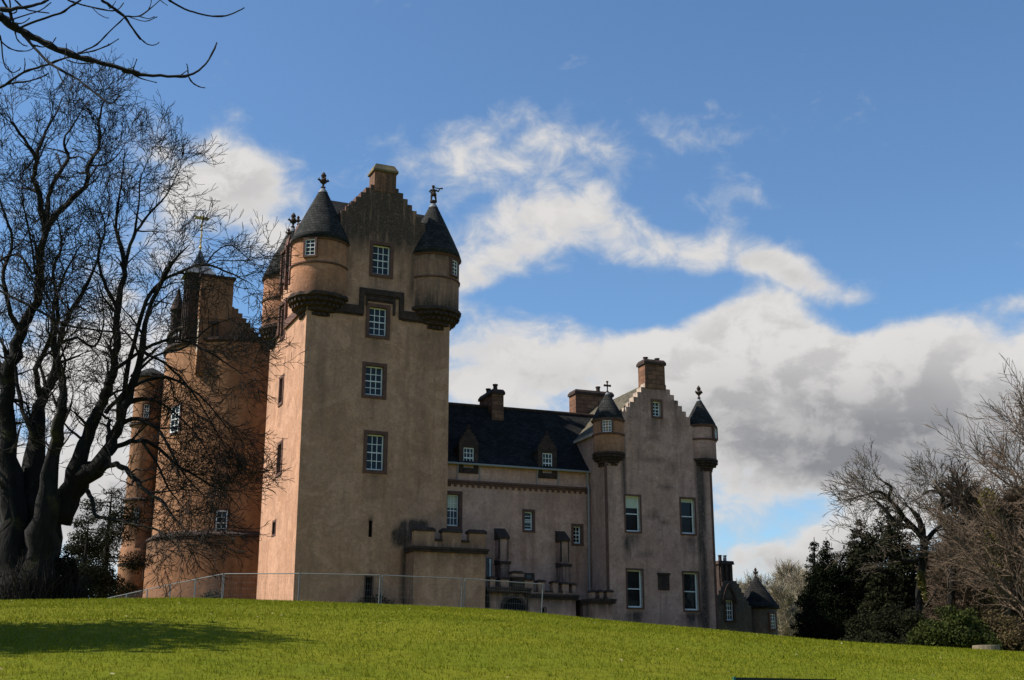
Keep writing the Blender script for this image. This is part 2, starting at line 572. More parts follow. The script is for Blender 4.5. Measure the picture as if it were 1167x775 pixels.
class Frame:
    """vertical wall plane: origin, direction along it (azimuth a from +Y to +X), outward normal to its right"""
    def __init__(self, o, a=None, u=None, n=None):
        self.o = Vector((o[0], o[1], 0))
        if a is not None:
            a = R(a)
            self.u = Vector((math.sin(a), math.cos(a), 0))
            self.n = Vector((math.cos(a), -math.sin(a), 0))
        else:
            self.u, self.n = u, n

    def pt(self, u, z, off=0.0):
        return self.o + self.u * u + self.n * off + Vector((0, 0, z))

    def hit(self, px, py, off=0.0):
        d = ray(px, py)
        o = self.o + self.n * off
        p = d * (o.dot(self.n) / d.dot(self.n))
        return (p - self.o).dot(self.u), p.z


# ------------------------------------------------------------------ the ground
_crest = [(-200, 688), (0, 685), (100, 683.5), (206, 682), (300, 684.5), (385, 687.5), (463, 690.5), (540, 694), (600, 698), (690, 707.5),
          (794, 716.5), (872, 724), (950, 731.5), (1028, 736), (1106, 740.5), (1167, 744), (1400, 752)]
_ca, _ce = [], []
for _x, _y in _crest:
    _d = ray(_x, _y)
    _ca.append(math.atan2(_d.x, _d.y))
    _ce.append(_d.z / math.hypot(_d.x, _d.y))
_ca, _ce = np.array(_ca), np.array(_ce)
RC, EYE = 37.0, 1.62


def tz_np(x, y):
    r = np.hypot(x, y)
    az = np.arctan2(x, y)
    e = sum(np.interp(az + k, _ca, _ce) for k in (-.012, -.006, 0, .006, .012)) / 5
    back = np.clip((np.abs(az) - 1.2) / 1.6, 0, 1)
    e = e * (1 - back) + 0.03 * back
    c = EYE / RC ** 2
    z1 = -EYE + (e + 2 * EYE / RC) * r - c * r * r
    L = 8.0
    t = np.clip(r - RC, 0, L)
    z2 = e * RC + e * (t - t * t / (2 * L))
    z = np.where(r < RC, z1, z2)
    amp = np.clip(r / 20, 0, 1) * np.clip((34 - r) / 10, 0, 1)
    return z + amp * 0.02 * (np.sin(x * 1.1 + y * .4) + np.sin(y * .9 - x * .5))


def tz(x, y):
    return float(tz_np(np.array([x]), np.array([y]))[0])


def build_ground():
    rs = list(np.arange(0.6, 50, 0.6)) + list(np.geomspace(51, 4000, 40))
    az = list(np.radians(np.arange(-36, 36, 0.6))) + list(np.radians(np.arange(36, 324, 6)))
    na = len(az)
    X, Y = [0.0], [0.0]
    for r in rs:
        for a in az:
            X.append(r * math.sin(a))
            Y.append(r * math.cos(a))
    X, Y = np.array(X), np.array(Y)
    Z = tz_np(X, Y)
    Z[0] = -EYE
    faces = [(0, 1 + (k + 1) % na, 1 + k) for k in range(na)]
    for i in range(len(rs) - 1):
        for k in range(na):
            k2 = (k + 1) % na
            faces.append((1 + i * na + k, 1 + i * na + k2, 1 + (i + 1) * na + k2, 1 + (i + 1) * na + k))
    me = bpy.data.meshes.new('ground')
    me.from_pydata(np.stack([X, Y, Z], 1).tolist(), [], faces)
    me.polygons.foreach_set('use_smooth', [True] * len(faces))
    m, t, b = mat_new('lawn')
    p = t.n('ShaderNodeNewGeometry').outputs['Position']
    n1 = t.noise(p, 0.35, 5, .6, .4)
    n2 = t.noise(p, 5.0, 6, .7, .3)
    n3 = t.noise(p, 40.0, 4, .7)
    c = t.mix(t.ramp(n1, .35, .65), (0.116, 0.132, 0.0075), (0.156, 0.152, 0.010))
    c = t.mix(t.math('MULTIPLY', t.ramp(n2, .46, .66), .75), c, (0.066, 0.070, 0.005))
    c = t.mix(t.math('MULTIPLY', t.ramp(n3, .45, .7), .6), c, (0.045, 0.058, 0.002))
    t.set(b.inputs['Base Color'], c)
    b.inputs['Roughness'].default_value = 1.0
    b.inputs['Specular IOR Level'].default_value = 0.05
    bump(t, b, t.math('ADD', n2, t.math('MULTIPLY', n3, .6)), .6, .05)
    me.materials.append(m)
    o = bpy.data.objects.new('ground', me)
    COL.objects.link(o)
    tag(o, 'bright green mown lawn rising to a rounded crest before the castle', 'lawn', kind='structure')


def build_grass(n=330000):
    rng = np.random.default_rng(3)
    r = rng.uniform(8.5, 42, n)
    a = rng.uniform(-R(27), R(27), n)
    x, y = r * np.sin(a), r * np.cos(a)
    # tussocks: most blades gather round random centres
    m = 46000
    rc_, ac_ = rng.uniform(8.5, 42, m), rng.uniform(-R(27), R(27), m)
    pick = rng.integers(0, m, n)
    size_ = rng.gamma(2.0, .045, m)[pick] * (np.clip(rc_[pick], 10, 60) / 14)
    loose = rng.random(n) < .35
    x = np.where(loose, x, rc_[pick] * np.sin(ac_[pick]) + rng.normal(0, 1, n) * size_)
    y = np.where(loose, y, rc_[pick] * np.cos(ac_[pick]) + rng.normal(0, 1, n) * size_)
    r = np.hypot(x, y)
    h2 = rng.random(m)[pick]
    h1 = h2
    z = tz_np(x, y) - 0.006
    grow = 0.55 + 0.9 * h1 * h2 + 0.3 * h2
    hgt = rng.uniform(.018, .046, n) * grow
    wid = 0.0035 * (np.clip(r, 10, 60) / 11) ** .9 * rng.uniform(.7, 1.4, n)
    th = rng.uniform(0, 2 * np.pi, n)
    ln = rng.uniform(0, .9, n) * hgt
    tl = rng.uniform(0, 2 * np.pi, n)
    cx, sx = np.cos(th) * wid, np.sin(th) * wid
    v = np.empty((n, 3, 3), dtype=np.float32)
    v[:, 0] = np.stack([x - cx, y - sx, z], 1)
    v[:, 1] = np.stack([x + cx, y + sx, z], 1)
    v[:, 2] = np.stack([x + np.cos(tl) * ln, y + np.sin(tl) * ln, z + hgt], 1)
    me = bpy.data.meshes.new('lawn_grass')
    me.vertices.add(n * 3)
    me.vertices.foreach_set('co', v.ravel())
    me.loops.add(n * 3)
    me.loops.foreach_set('vertex_index', np.arange(n * 3, dtype=np.int32))
    me.polygons.add(n)
    me.polygons.foreach_set('loop_start', np.arange(0, n * 3, 3, dtype=np.int32))
    me.update(calc_edges=True)
    m = leaf('grass_blades', (0.100, 0.126, 0.005), (0.230, 0.218, 0.017), .6, .35)
    me.materials.append(m)
    o = bpy.data.objects.new('lawn_grass', me)
    COL.objects.link(o)
    tag(o, 'short sunlit grass blades of the sloping lawn', 'grass', kind='stuff')


build_ground()
build_grass()

# ------------------------------------------------------------------ the castle
_c0 = at_y(334, 684, 66)
T = Frame(_c0, 66.0)                                   # east face of the tall tower, u 0..8.6
TW, TD = 8.6, 8.8
TS = Frame(T.pt(0, 0), u=-T.n, n=-T.u)                 # its sunlit south face, u runs back
W = Frame(T.pt(TW, 0, -1.2), 69.0)                     # low wing
B = Frame(W.pt(0, 0, 2.4), 69.0)                       # gabled block at its north end, u 9.46..16.5
BS = Frame(B.pt(9.46, 0), u=-B.n, n=-B.u)              # south face of that block
A = Frame(T.pt(0, 0, 1.3), 66.0)                       # battlemented annexe
Z0 = 0.6

castle = thing('castle', (T.o.x, T.o.y, 2.6),
               'pink harled baronial castle with tall turreted tower, lower wing and round tower', 'castle')


def facade(name, fr, u0, u1, z0, top, openings, mats, parent, stains=(), rust=(), reveal=0.24, thick=0.0, step=0.32,
           gable_from=None, label=None):
    """wall sheet with real openings; top is a number or a list of (ua, ub, ztop) columns (crow steps)"""
    cols = [(u0, u1, top)] if not isinstance(top, list) else top
    us = {u0, u1}
    zs = {z0}
    for a, b2, zt in cols:
        us |= {a, b2}
        zs.add(zt)
    for (a, b2, c, d) in openings:
        us |= {a, b2}
        zs |= {c, d}
    zmax = max(zt for _, _, zt in cols)

    def fill(s, lo, hi):
        s = sorted(s)
        out = [s[0]]
        for x in s[1:]:
            k = max(1, int(math.ceil((x - out[-1]) / step)))
            x0 = out[-1]
            for i in range(1, k + 1):
                out.append(x0 + (x - x0) * i / k)
        return out
    U, Z = fill(us, u0, u1), fill(zs, z0, zmax)

    def topat(u):
        for a, b2, zt in cols:
            if a - 1e-6 <= u <= b2 + 1e-6:
                return zt
        return z0
    mb = MB()
    idx = {}
    st, ru = [], []

    def vid(u, z, off=0.0):
        k = (round(u, 4), round(z, 4), off)
        if k not in idx:
            idx[k] = mb.vert(fr.pt(u, z, off))
            s = 0.0
            for fn in stains:
                s = max(s, fn(u, z))
            r_ = 0.0
            for fn in rust:
                r_ = max(r_, fn(u, z))
            st.append(min(1, s))
            ru.append(min(1, r_))
        return idx[k]

    def quad(ids, mat):
        mb.f.append(ids)
        mb.m.append(mat)
        mb.uv.append(mb.auto_uv([mb.v[i] for i in ids]))
    for i in range(len(U) - 1):
        uc = (U[i] + U[i + 1]) / 2
        zt = topat(uc)
        for j in range(len(Z) - 1):
            zc = (Z[j] + Z[j + 1]) / 2
            if zc > zt:
                break
            if any(a < uc < b2 and c < zc < d for a, b2, c, d in openings):
                continue
            quad((vid(U[i], Z[j]), vid(U[i + 1], Z[j]), vid(U[i + 1], Z[j + 1]), vid(U[i], Z[j + 1])), 0)
            if gable_from is not None and zc > gable_from:
                quad((vid(U[i + 1], Z[j], -thick), vid(U[i], Z[j], -thick), vid(U[i], Z[j + 1], -thick), vid(U[i + 1], Z[j + 1], -thick)), 0)
    if gable_from is not None:
        prev = gable_from
        for a, b2, zt in cols + [(u1, u1, gable_from)]:
            lo, hi = min(prev, zt), max(prev, zt)
            if hi > lo:
                quad((vid(a, lo), vid(a, lo, -thick), vid(a, hi, -thick), vid(a, hi)), 1)
            if b2 > a and zt > gable_from:
                quad((vid(a, zt), vid(b2, zt), vid(b2, zt, -thick), vid(a, zt, -thick)), 1)
            prev = zt
    for (a, b2, c, d) in openings:
        for (p, q) in (((a, c), (a, d)), ((b2, d), (b2, c)), ((a, d), (b2, d)), ((b2, c), (a, c))):
            quad((vid(p[0], p[1]), vid(q[0], q[1]), vid(q[0], q[1], -reveal), vid(p[0], p[1], -reveal)), 1)
    mb.attr = {'stain': st, 'rust': ru}
    o = mb.build(name, mats, parent)
    if label:
        o['label'] = label
    return o


def below(uc, z, w, ln, amt=1.0):
    """a stain running down from (uc, z)"""
    def fn(u, zz):
        if zz > z + .05:
            return 0
        d = (z - zz) / ln
        if d > 1:
            return 0
        return amt * (1 - d) * max(0, 1 - (abs(u - uc) / w) ** 2)
    return fn


def blob(uc, zc, ru, rz, amt=1.0):
    return lambda u, z: amt * max(0.0, 1 - ((u - uc) / ru) ** 2 - ((z - zc) / rz) ** 2) ** .6


def column(uc, w, z0, z1, amt):
    def fn(u, z):
        if z < z0 or z > z1:
            return 0
        return amt * max(0, 1 - ((u - uc) / w) ** 2) * min(1, (z - z0) / 1.0, (z1 - z) / .6 + .3)
    return fn


def sash_window(fr, u0, u1, z0, z1, cols, rows, parent, sur=0.19, depth=0.24, pane='pane', blind=0.0, lintel=None, stonemat='red_stone', off=0.0, sides=True, name='window'):
    s = sur
    mb = MB()
    p0, p1 = -0.03 + off, 0.045 + off
    if s > 0:
        mb.box(fr, u0 - s, u0 - .001, z0 - s, z1 + s, p0, p1)
        mb.box(fr, u1 + .001, u1 + s, z0 - s, z1 + s, p0, p1)
        mb.box(fr, u0 - .001, u1 + .001, z1 + .001, z1 + s * .98, p0, p1 - .004)
        mb.box(fr, u0 - .001, u1 + .001, z0 - s * .98, z0 - .001, p0, p1 + .02)
    if s <= 0:
        mb.box(fr, u0 - .03, u1 + .03, z0 - .06, z0 - .005, -.1 + off, .03 + off)
    win = mb.build(name, M[stonemat], parent)
    d = -depth + off
    sb = MB()
    f = 0.068
    sb.box(fr, u0, u0 + f, z0, z1, d, d + .06)
    sb.box(fr, u1 - f, u1, z0, z1, d, d + .06)
    sb.box(fr, u0 + f, u1 - f, z1 - f, z1, d, d + .06)
    sb.box(fr, u0 + f, u1 - f, z0, z0 + f * 1.4, d, d + .06)
    zm = (z0 + z1) / 2
    sb.box(fr, u0 + f, u1 - f, zm - .028, zm + .028, d, d + .055)
    g = .034
    for i in range(1, cols):
        x = u0 + f + (u1 - u0 - 2 * f) * i / cols
        sb.box(fr, x - g / 2, x + g / 2, z0 + f, z1 - f, d + .004, d + .045)
    for j in range(1, rows):
        if rows % 2 == 0 and j == rows // 2:
            continue
        z = z0 + f + (z1 - z0 - 2 * f) * j / rows
        sb.box(fr, u0 + f, u1 - f, z - g / 2, z + g / 2, d + .006, d + .043)
    sb.build('sash', M['white_paint'], win)
    pb = MB()
    pb.face([fr.pt(u0, z0, d + .012), fr.pt(u1, z0, d + .012), fr.pt(u1, z1, d + .012), fr.pt(u0, z1, d + .012)])
    pb.build('pane', M[pane], win)
    if blind > 0:
        bb = MB()
        zb = z1 - f - (z1 - z0) * blind
        bb.box(fr, u0 + f, u1 - f, zb, z1 - f - .003, d + .014, d + .020)
        bb.build('blind', M['blind'], win)
    return win


def slit(fr, u0, u1, z0, z1, parent, sur=.1, name='window', off=0.0):
    mb = MB()
    if sur:
        mb.box(fr, u0 - sur, u0, z0 - sur, z1 + sur, -.03 + off, .03 + off, 0)
        mb.box(fr, u1, u1 + sur, z0 - sur, z1 + sur, -.03 + off, .03 + off, 0)
        mb.box(fr, u0, u1, z1, z1 + sur, -.03 + off, .027 + off, 0)
        mb.box(fr, u0, u1, z0 - sur, z0, -.03 + off, .027 + off, 0)
    d = -.2 + off
    mb.face([fr.pt(u0, z0, d), fr.pt(u1, z0, d), fr.pt(u1, z1, d), fr.pt(u0, z1, d)], 1)
    return mb.build(name, [M['red_stone'], M['void']], parent)


def turret(ctr, r, z_corb_bot, z_corb, z_eave, z_apex, parent, mat='harl_turret', cordon=None, tip=(0, 0), smat='slate', label=None, seg=40, dentil=True,
           grime=0.0):
    mb = MB()
    prof = []
    nz = int((z_eave - z_corb) / .3) + 1
    for i in range(nz + 1):
        prof.append((r, z_corb + (z_eave - z_corb) * i / nz))
    mb.lathe(ctr, prof, seg, 0)
    st = []
    for (x, y, z) in mb.v:
        t = (z - z_corb) / (z_eave - z_corb)
        a = math.atan2(y - ctr[1], x - ctr[0])
        s = max(0, .35 - t) * 1.5 + max(0, t - .85) * 3
        s += max(0, .75 - abs(((a * 2.3 + 1) % 1.7) - .85) * 2.2) * .25
        st.append(min(1, s * .8 + grime))
    mb.attr = {'stain': st, 'rust': [0.15] * len(st)}
    t = mb.build('turret', M[mat], parent, smooth=True)
    if label:
        t['label'] = label
    # continuous corbelling: stepped rings with small billets
    cb = MB()
    n = 6
    prof = [(0.02, z_corb_bot - .25)]
    for i in range(n):
        rr = r * (0.22 + 0.86 * ((i + 1) / n) ** .75)
        za = z_corb_bot + (z_corb - z_corb_bot) * i / n
        zb = z_corb_bot + (z_corb - z_corb_bot) * (i + 1) / n
        prof += [(rr * .9, za), (rr, za + .25 * (zb - za)), (rr, zb)]
    prof += [(r * .9, z_corb + .001)]
    cb.lathe(ctr, prof, seg, 0)
    if dentil:
        for i in (1, 3, 4):
            rr = r * (0.22 + 0.86 * ((i + 1) / n) ** .75) + .04
            za = z_corb_bot + (z_corb - z_corb_bot) * (i + .15) / n
            zb = z_corb_bot + (z_corb - z_corb_bot) * (i + .75) / n
            cnt = max(8, int(rr * 2 * math.pi / .3))
            for k in range(cnt):
                a = 2 * math.pi * (k + (i % 2) * .5) / cnt
                d = Vector((math.cos(a), math.sin(a), 0))
                fr = Frame((ctr[0] + d.x * rr, ctr[1] + d.y * rr), u=Vector((-d.y, d.x, 0)), n=d)
                cb.box(fr, -.075, .075, za, zb, -.2, .045)
    for i_, (x_, y_, z_) in enumerate(cb.v):
        g_ = mnoise.noise(Vector((x_ * 3.1, y_ * 3.1, z_ * 3.1))) * .07 * min(1, r)
        dx_, dy_ = x_ - ctr[0], y_ - ctr[1]
        l_ = math.hypot(dx_, dy_) or 1
        cb.v[i_] = (x_ + dx_ / l_ * g_, y_ + dy_ / l_ * g_, z_ + g_ * .5)
    cb.build('corbel', M['dark_stone'], t)
    if cordon:
        for z, rad in cordon:
            ob = MB()
            pts = []
            for k in range(seg + 1):
                a = 2 * math.pi * k / seg
                pts.append((a, z))
            ob.lathe(ctr, [(r - .02, z - .07), (r + .07, z - .05), (r + .08, z + .03), (r - .02, z + .07)], seg, 0)
            ob.build('cordon', M['red_stone'], t, smooth=False)
    ev = MB()
    ev.lathe(ctr, [(r - .03, z_eave - .16), (r + .06, z_eave - .13), (r + .12, z_eave - .02), (r + .05, z_eave + .02)], seg, 0)
    ev.build('eaves_course', M['red_stone'], t)
    rb = MB()
    h = z_apex - z_eave
    ro = r * 1.085
    prof = [(r - .1, z_eave - .03), (ro, z_eave - .05), (ro * .93, z_eave + .10 * h), (ro * .72, z_eave + .33 * h), (ro * .40, z_eave + .66 * h), (ro * .13, z_eave + .93 * h)]
    rb.lathe(ctr, prof, seg, 0)
    rb.build('turret_roof', M[smat], t, smooth=True)
    lb = MB()
    lb.lathe(ctr, [(ro * .17, z_eave + .90 * h), (ro * .12, z_eave + .945 * h), (.05, z_apex), (.001, z_apex + .02)], 14, 0)
    lb.build('lead_cap', M['lead'], t, smooth=True)
    return t


def finial(ctr, z, h, parent, kind='thistle', mat='dark_stone'):
    mb = MB()
    c = Vector((ctr[0], ctr[1], 0))
    if kind == 'thistle':
        s = h
        mb.lathe(c, [(.001, z - .05), (.09 * s, z), (.15 * s, z + .05 * s), (.06 * s, z + .12 * s), (.07 * s, z + .25 * s), (.2 * s, z + .36 * s), (.22 * s, z + .46 * s),
                     (.1 * s, z + .56 * s), (.13 * s, z + .68 * s), (.16 * s, z + .76 * s), (.08 * s, z + .9 * s), (.001, z + s)], 10, 0)
        for k in range(4):
            a = k * math.pi / 2 + .5
            d = Vector((math.cos(a), math.sin(a), 0))
            mb.tube([c + d * .1 * s + Vector((0, 0, z + .4 * s)), c + d * .3 * s + Vector((0, 0, z + .5 * s)), c + d * .24 * s + Vector((0, 0, z + .6 * s))], [.06 * s, .07 * s, .02 * s], 5)
    elif kind == 'cross':
        s = h
        mb.lathe(c, [(.001, z - .05), (.12 * s, z), (.12 * s, z + .1 * s), (.06 * s, z + .16 * s), (.07 * s, z + .95 * s), (.1 * s, z + s), (.001, z + s * 1.03)], 8, 0)
        fr = Frame(c, 69)
        mb.box(fr, -.3 * s, .3 * s, z + .55 * s, z + .72 * s, -.07 * s, .07 * s)
        for sgn in (-1, 1):
            mb.lathe(c + fr.u * (.3 * s * sgn), [(.001, z + .5 * s), (.1 * s, z + .57 * s), (.1 * s, z + .7 * s), (.001, z + .78 * s)], 8, 0)
        mb.lathe(c, [(.001, z + .92 * s), (.13 * s, z + .97 * s), (.12 * s, z + 1.06 * s), (.001, z + 1.14 * s)], 8, 0)
    elif kind == 'piper':
        s = h
        fr = Frame(c, 69)
        P = lambda u, zz, o=0: fr.pt(u * s, z + zz * s, o * s)
        mb.lathe(c, [(.001, z - .1), (.12 * s, z - .05), (.2 * s, z), (.2 * s, z + .08 * s), (.12 * s, z + .1 * s), (.001, z + .11 * s)], 10, 0)
        for sg in (-1, 1):
            mb.tube([P(.13 * sg, .08), P(.14 * sg, .12, .05), P(.12 * sg, .3), P(.07 * sg, .52)], [.06 * s, .045 * s, .06 * s, .085 * s], 7)
        mb.tube([P(0, .42), P(0, .5), P(0, .62), P(0, .74), P(0, .80)], [.17 * s, .17 * s, .12 * s, .15 * s, .07 * s], 8)   # kilt, waist and chest
        mb.lathe(P(-.02, 0), [(.001, z + .80 * s), (.05 * s, z + .82 * s), (.085 * s, z + .9 * s), (.07 * s, z + .97 * s), (.1 * s, z + .98 * s), (.07 * s, z + 1.02 * s), (.001, z + 1.03 * s)], 9, 0)
        mb.tube([P(-.13, .75), P(-.24, .62), P(-.14, .52, .08)], [.055 * s, .05 * s, .035 * s], 6)
        mb.tube([P(.13, .75), P(.27, .68, .05), P(.33, .82, .08)], [.055 * s, .05 * s, .035 * s], 6)
        mb.tube([P(.05, .86, .08), P(.3, .84, .1), P(.5, .88, .1)], [.03 * s, .03 * s, .055 * s], 6)
    return mb.build('finial', M[mat], parent, smooth=False)


# ---- tall tower -------------------------------------------------------
tw1 = (3.76, 4.81, 22.92, 24.72)
tw2 = (3.66, 4.71, 19.22, 20.90)
tw3 = (3.55, 4.60, 15.70, 17.40)
tw4 = (3.77, 4.77, 11.45, 13.47)
sl1 = (4.02, 4.22, 7.75, 8.65)
dr1 = (3.92, 4.32, 3.4, 5.6)
CG = 4.36                                            # centre line of the gable and its stack
steps = [(0.85, 1.75, 25.6)]
x, z = 1.75, 26.52
for i in range(6):
    steps.append((x, x + .29, z))
    x += .29
    z += .335
x_in = x
steps.append((x, 2 * CG - x, z - .1))
tmp = [(2 * CG - b_, 2 * CG - a_, zt) for a_, b_, zt in steps[:-1]][::-1]
cols = [(0.0, .85, 24.0)] + steps + [c for c in tmp]
cols[-1] = (cols[-1][0], 7.87, 25.6)
cols.append((7.87, TW, 24.0))
t_st = [below(4.28, 22.8, .8, 1.7, .55), below(4.2, 19.1, .75, 1.6, .3), below(4.1, 15.5, .7, 2.4, .32), below(4.3, 11.3, .75, 2.2, .35),
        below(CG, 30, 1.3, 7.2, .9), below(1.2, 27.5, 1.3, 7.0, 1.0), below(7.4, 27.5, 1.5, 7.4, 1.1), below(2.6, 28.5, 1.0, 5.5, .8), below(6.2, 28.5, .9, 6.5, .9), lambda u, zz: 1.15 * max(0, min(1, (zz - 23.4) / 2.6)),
        blob(6.7, 8.5, 1.0, .42, 1.5), blob(5.8, 8.0, .55, .42, 1.5), column(2.2, .3, 20.9, 24.5, .5), column(6.4, .45, 20.9, 25, .8), column(5.6, .25, 21.8, 25, .5),
        blob(6.25, 7.9, .55, .6, 1.0), blob(5.85, 7.55, .5, .35, .9), column(6.1, .22, 2.5, 7.4, .8), blob(4.1, 9.8, .9, .12, .55), blob(4.3, 4.6, .8, 1.4, .35),
        blob(4.12, 8.75, .2, .25, .9), column(4.1, .12, 6.6, 7.8, .5), column(6.9, .5, 9.5, 19.0, .18), column(1.0, .5, 13, 19.5, .2), below(7.5, 19.8, 1.2, 3.0, .35),
        lambda u, zz: .22 * max(0, 1 - (zz - 2.5) / 3.0)]
t_ru = [column(4.9, .22, 9.3, 11.4, .6), column(3.65, .18, 9.3, 11.3, .5), column(4.95, .2, 13.6, 15.6, .5), column(3.5, .2, 17.5, 19.2, .3), below(1.6, 23, .5, 4, .4),
        below(CG, 28.8, 1.0, 4, .8), column(4.9, .2, 21.6, 23, .5)]
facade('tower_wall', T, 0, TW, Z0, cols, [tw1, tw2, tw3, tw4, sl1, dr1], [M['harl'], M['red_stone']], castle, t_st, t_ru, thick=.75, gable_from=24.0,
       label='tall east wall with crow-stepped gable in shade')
for w, pn in ((tw1, 'pane'), (tw2, 'pane'), (tw3, 'pane'), (tw4, 'pane_dark')):
    sash_window(T, *w, 3, 4, castle, sur=.2, pane=pn)
slit(T, *sl1, castle, sur=0)
slit(T, *dr1, castle, sur=0.06, name='slit_opening')

s_win = [(4.75, 5.55, 15.95, 17.45), (4.2, 5.1, 11.7, 13.4), (4.85, 5.5, 8.25, 8.95), (5.1, 5.95, 20.1, 21.9)]
s_st = [below(5.1, 15.9, .6, 1.5, .25), below(4.65, 11.6, .6, 1.5, .3), column(1.0, .1, 3, 5.6, .9), below(8.3, 20, .7, 4, .3), below(.8, 19.5, .5, 2, .25)]
facade('tower_wall', TS, 0, TD, Z0, 24.0, s_win, [M['harl'], M['red_stone']], castle, s_st, (), label='sunlit peach south wall')
for w in s_win[:2] + s_win[3:]:
    sash_window(TS, *w, 2, 4, castle, sur=.17, pane='pane_dark')
slit(TS, *s_win[2], castle, sur=.12)
# back and north walls
mb = MB()
P = T.pt
mb.face([P(TW, Z0, 0), P(TW, Z0, -TD), P(TW, 24, -TD), P(TW, 24, 0)])
mb.face([P(TW, Z0, -TD), P(0, Z0, -TD), P(0, 24, -TD), P(TW, 24, -TD)])
mb.build('tower_wall', M['harl'], castle)
# roof: ridge parallel to the east front, hipped at the south end, plus the little roof behind the gable
mb = MB()
rz, rv = 28.85, TD / 2
e = .12
mb.face([P(.45, 24.55, -.68), P(TW + e, 24.55, -.68), P(TW + e, rz, -rv), P(1.3, rz, -rv)])
mb.face([P(TW + e, 23.95, -TD - e), P(-e, 23.95, -TD - e), P(1.3, rz, -rv), P(TW + e, rz, -rv)])
mb.face([P(-e, 23.95, -TD - e), P(-e, 23.95, -.5), P(1.3, rz, -rv)])
mb.face([P(TW + e, 23.95, -.5), P(TW + e, 23.95, -TD - e), P(TW + e, rz, -rv)])
for sg in (-1, 1):
    pts = [P(CG, 27.8, -.72), P(CG + sg * 3.2, 24.3, -.72), P(CG + sg * 3.2, 24.3, -rv), P(CG, 27.8, -rv)]
    mb.face(pts if sg > 0 else pts[::-1])
mb.build('tower_roof', M['slate_dark'], castle)
# stack on the gable
mb = MB()
c0, c1 = 3.70, 5.05
mb.box(T, c0, c1, z - .45, 29.35, -1.0, .03, 0)
mb.attr = {'stain': [.62] * len(mb.v), 'rust': [.6] * len(mb.v)}
mb.build('chimney', M['harl_turret'], castle)
ch = [o for o in castle.children if o.name.startswith('chimney')][-1]
ch['label'] = 'broad harled stack on the tall gable'
mb = MB()
mb.box(T, c0 - .1, c1 + .1, 29.353, 29.47, -1.1, .13, 0)
mb.box(T, c0 - .1, c1 + .1, 29.473, 29.86, -1.1, .13, 0, top_in=.2)
mb.build('chimney_cope', M['cope'], ch)
# string course stepping over the second window
mb = MB()
for (a, b_, zz0, zz1, pr) in ((1.5, 3.16, 20.36, 20.86, .14), (5.62, 7.1, 20.36, 20.86, .14), (3.02, 3.3, 20.36, 21.95, .15), (5.42, 5.7, 20.40, 21.95, .15),
                              (3.305, 5.415, 21.62, 21.94, .15), (3.42, 3.52, 20.95, 21.5, .10), (5.05, 5.2, 20.6, 21.5, .10), (3.525, 5.045, 21.3, 21.49, .10)):
    mb.box(T, a, b_, zz0, zz1, -.05, pr)
    mb.box(T, a + .02, b_ - .02, zz0 - .09, zz0 - .003, -.05, pr * .5)
mb.build('string_course', M['dark_stone'], castle)
mb = MB()
mb.box(TS, 1.6, 4.6, 20.36, 20.86, -.05, .14)
mb.box(TS, 4.62, 4.85, 20.36, 22.3, -.05, .15)
mb.box(TS, 6.15, 6.4, 20.36, 22.3, -.05, .15)
mb.box(TS, 4.853, 6.147, 22.08, 22.3, -.05, .15)
mb.box(TS, 6.42, 7.4, 20.36, 20.86, -.05, .14)
mb.build('string_course', M['red_stone'], castle)

# corner turrets of the tower
ctL = T.pt(.85, 0, -.85)
ctR = T.pt(TW - .85, 0, -.85)
ctK = T.pt(.85, 0, -TD + .85)
ctN = T.pt(TW - .85, 0, -TD + .85)
tL = turret(ctL, 1.62, 19.7, 21.2, 24.45, 28.1, castle, cordon=[(22.95, .06)], label='corner turret with slated cone and small white window')
tR = turret(ctR, 1.62, 19.7, 21.2, 24.55, 28.3, castle, mat='harl', cordon=[(23.05, .06)], smat='slate', label='corner turret topped by a piper statue', grime=.38)
tK = turret(ctK, 1.62, 19.7, 21.2, 24.45, 28.1, castle, cordon=[(22.95, .06)])
tN = turret(ctN, 1.62, 19.7, 21.2, 24.45, 28.1, castle)
finial(ctL, 28.05, 1.05, tL)
finial(ctR, 28.3, 1.08, tR, 'piper')
finial(ctK, 28.05, 1.05, tK)
finial(ctN, 28.05, 1.05, tN)


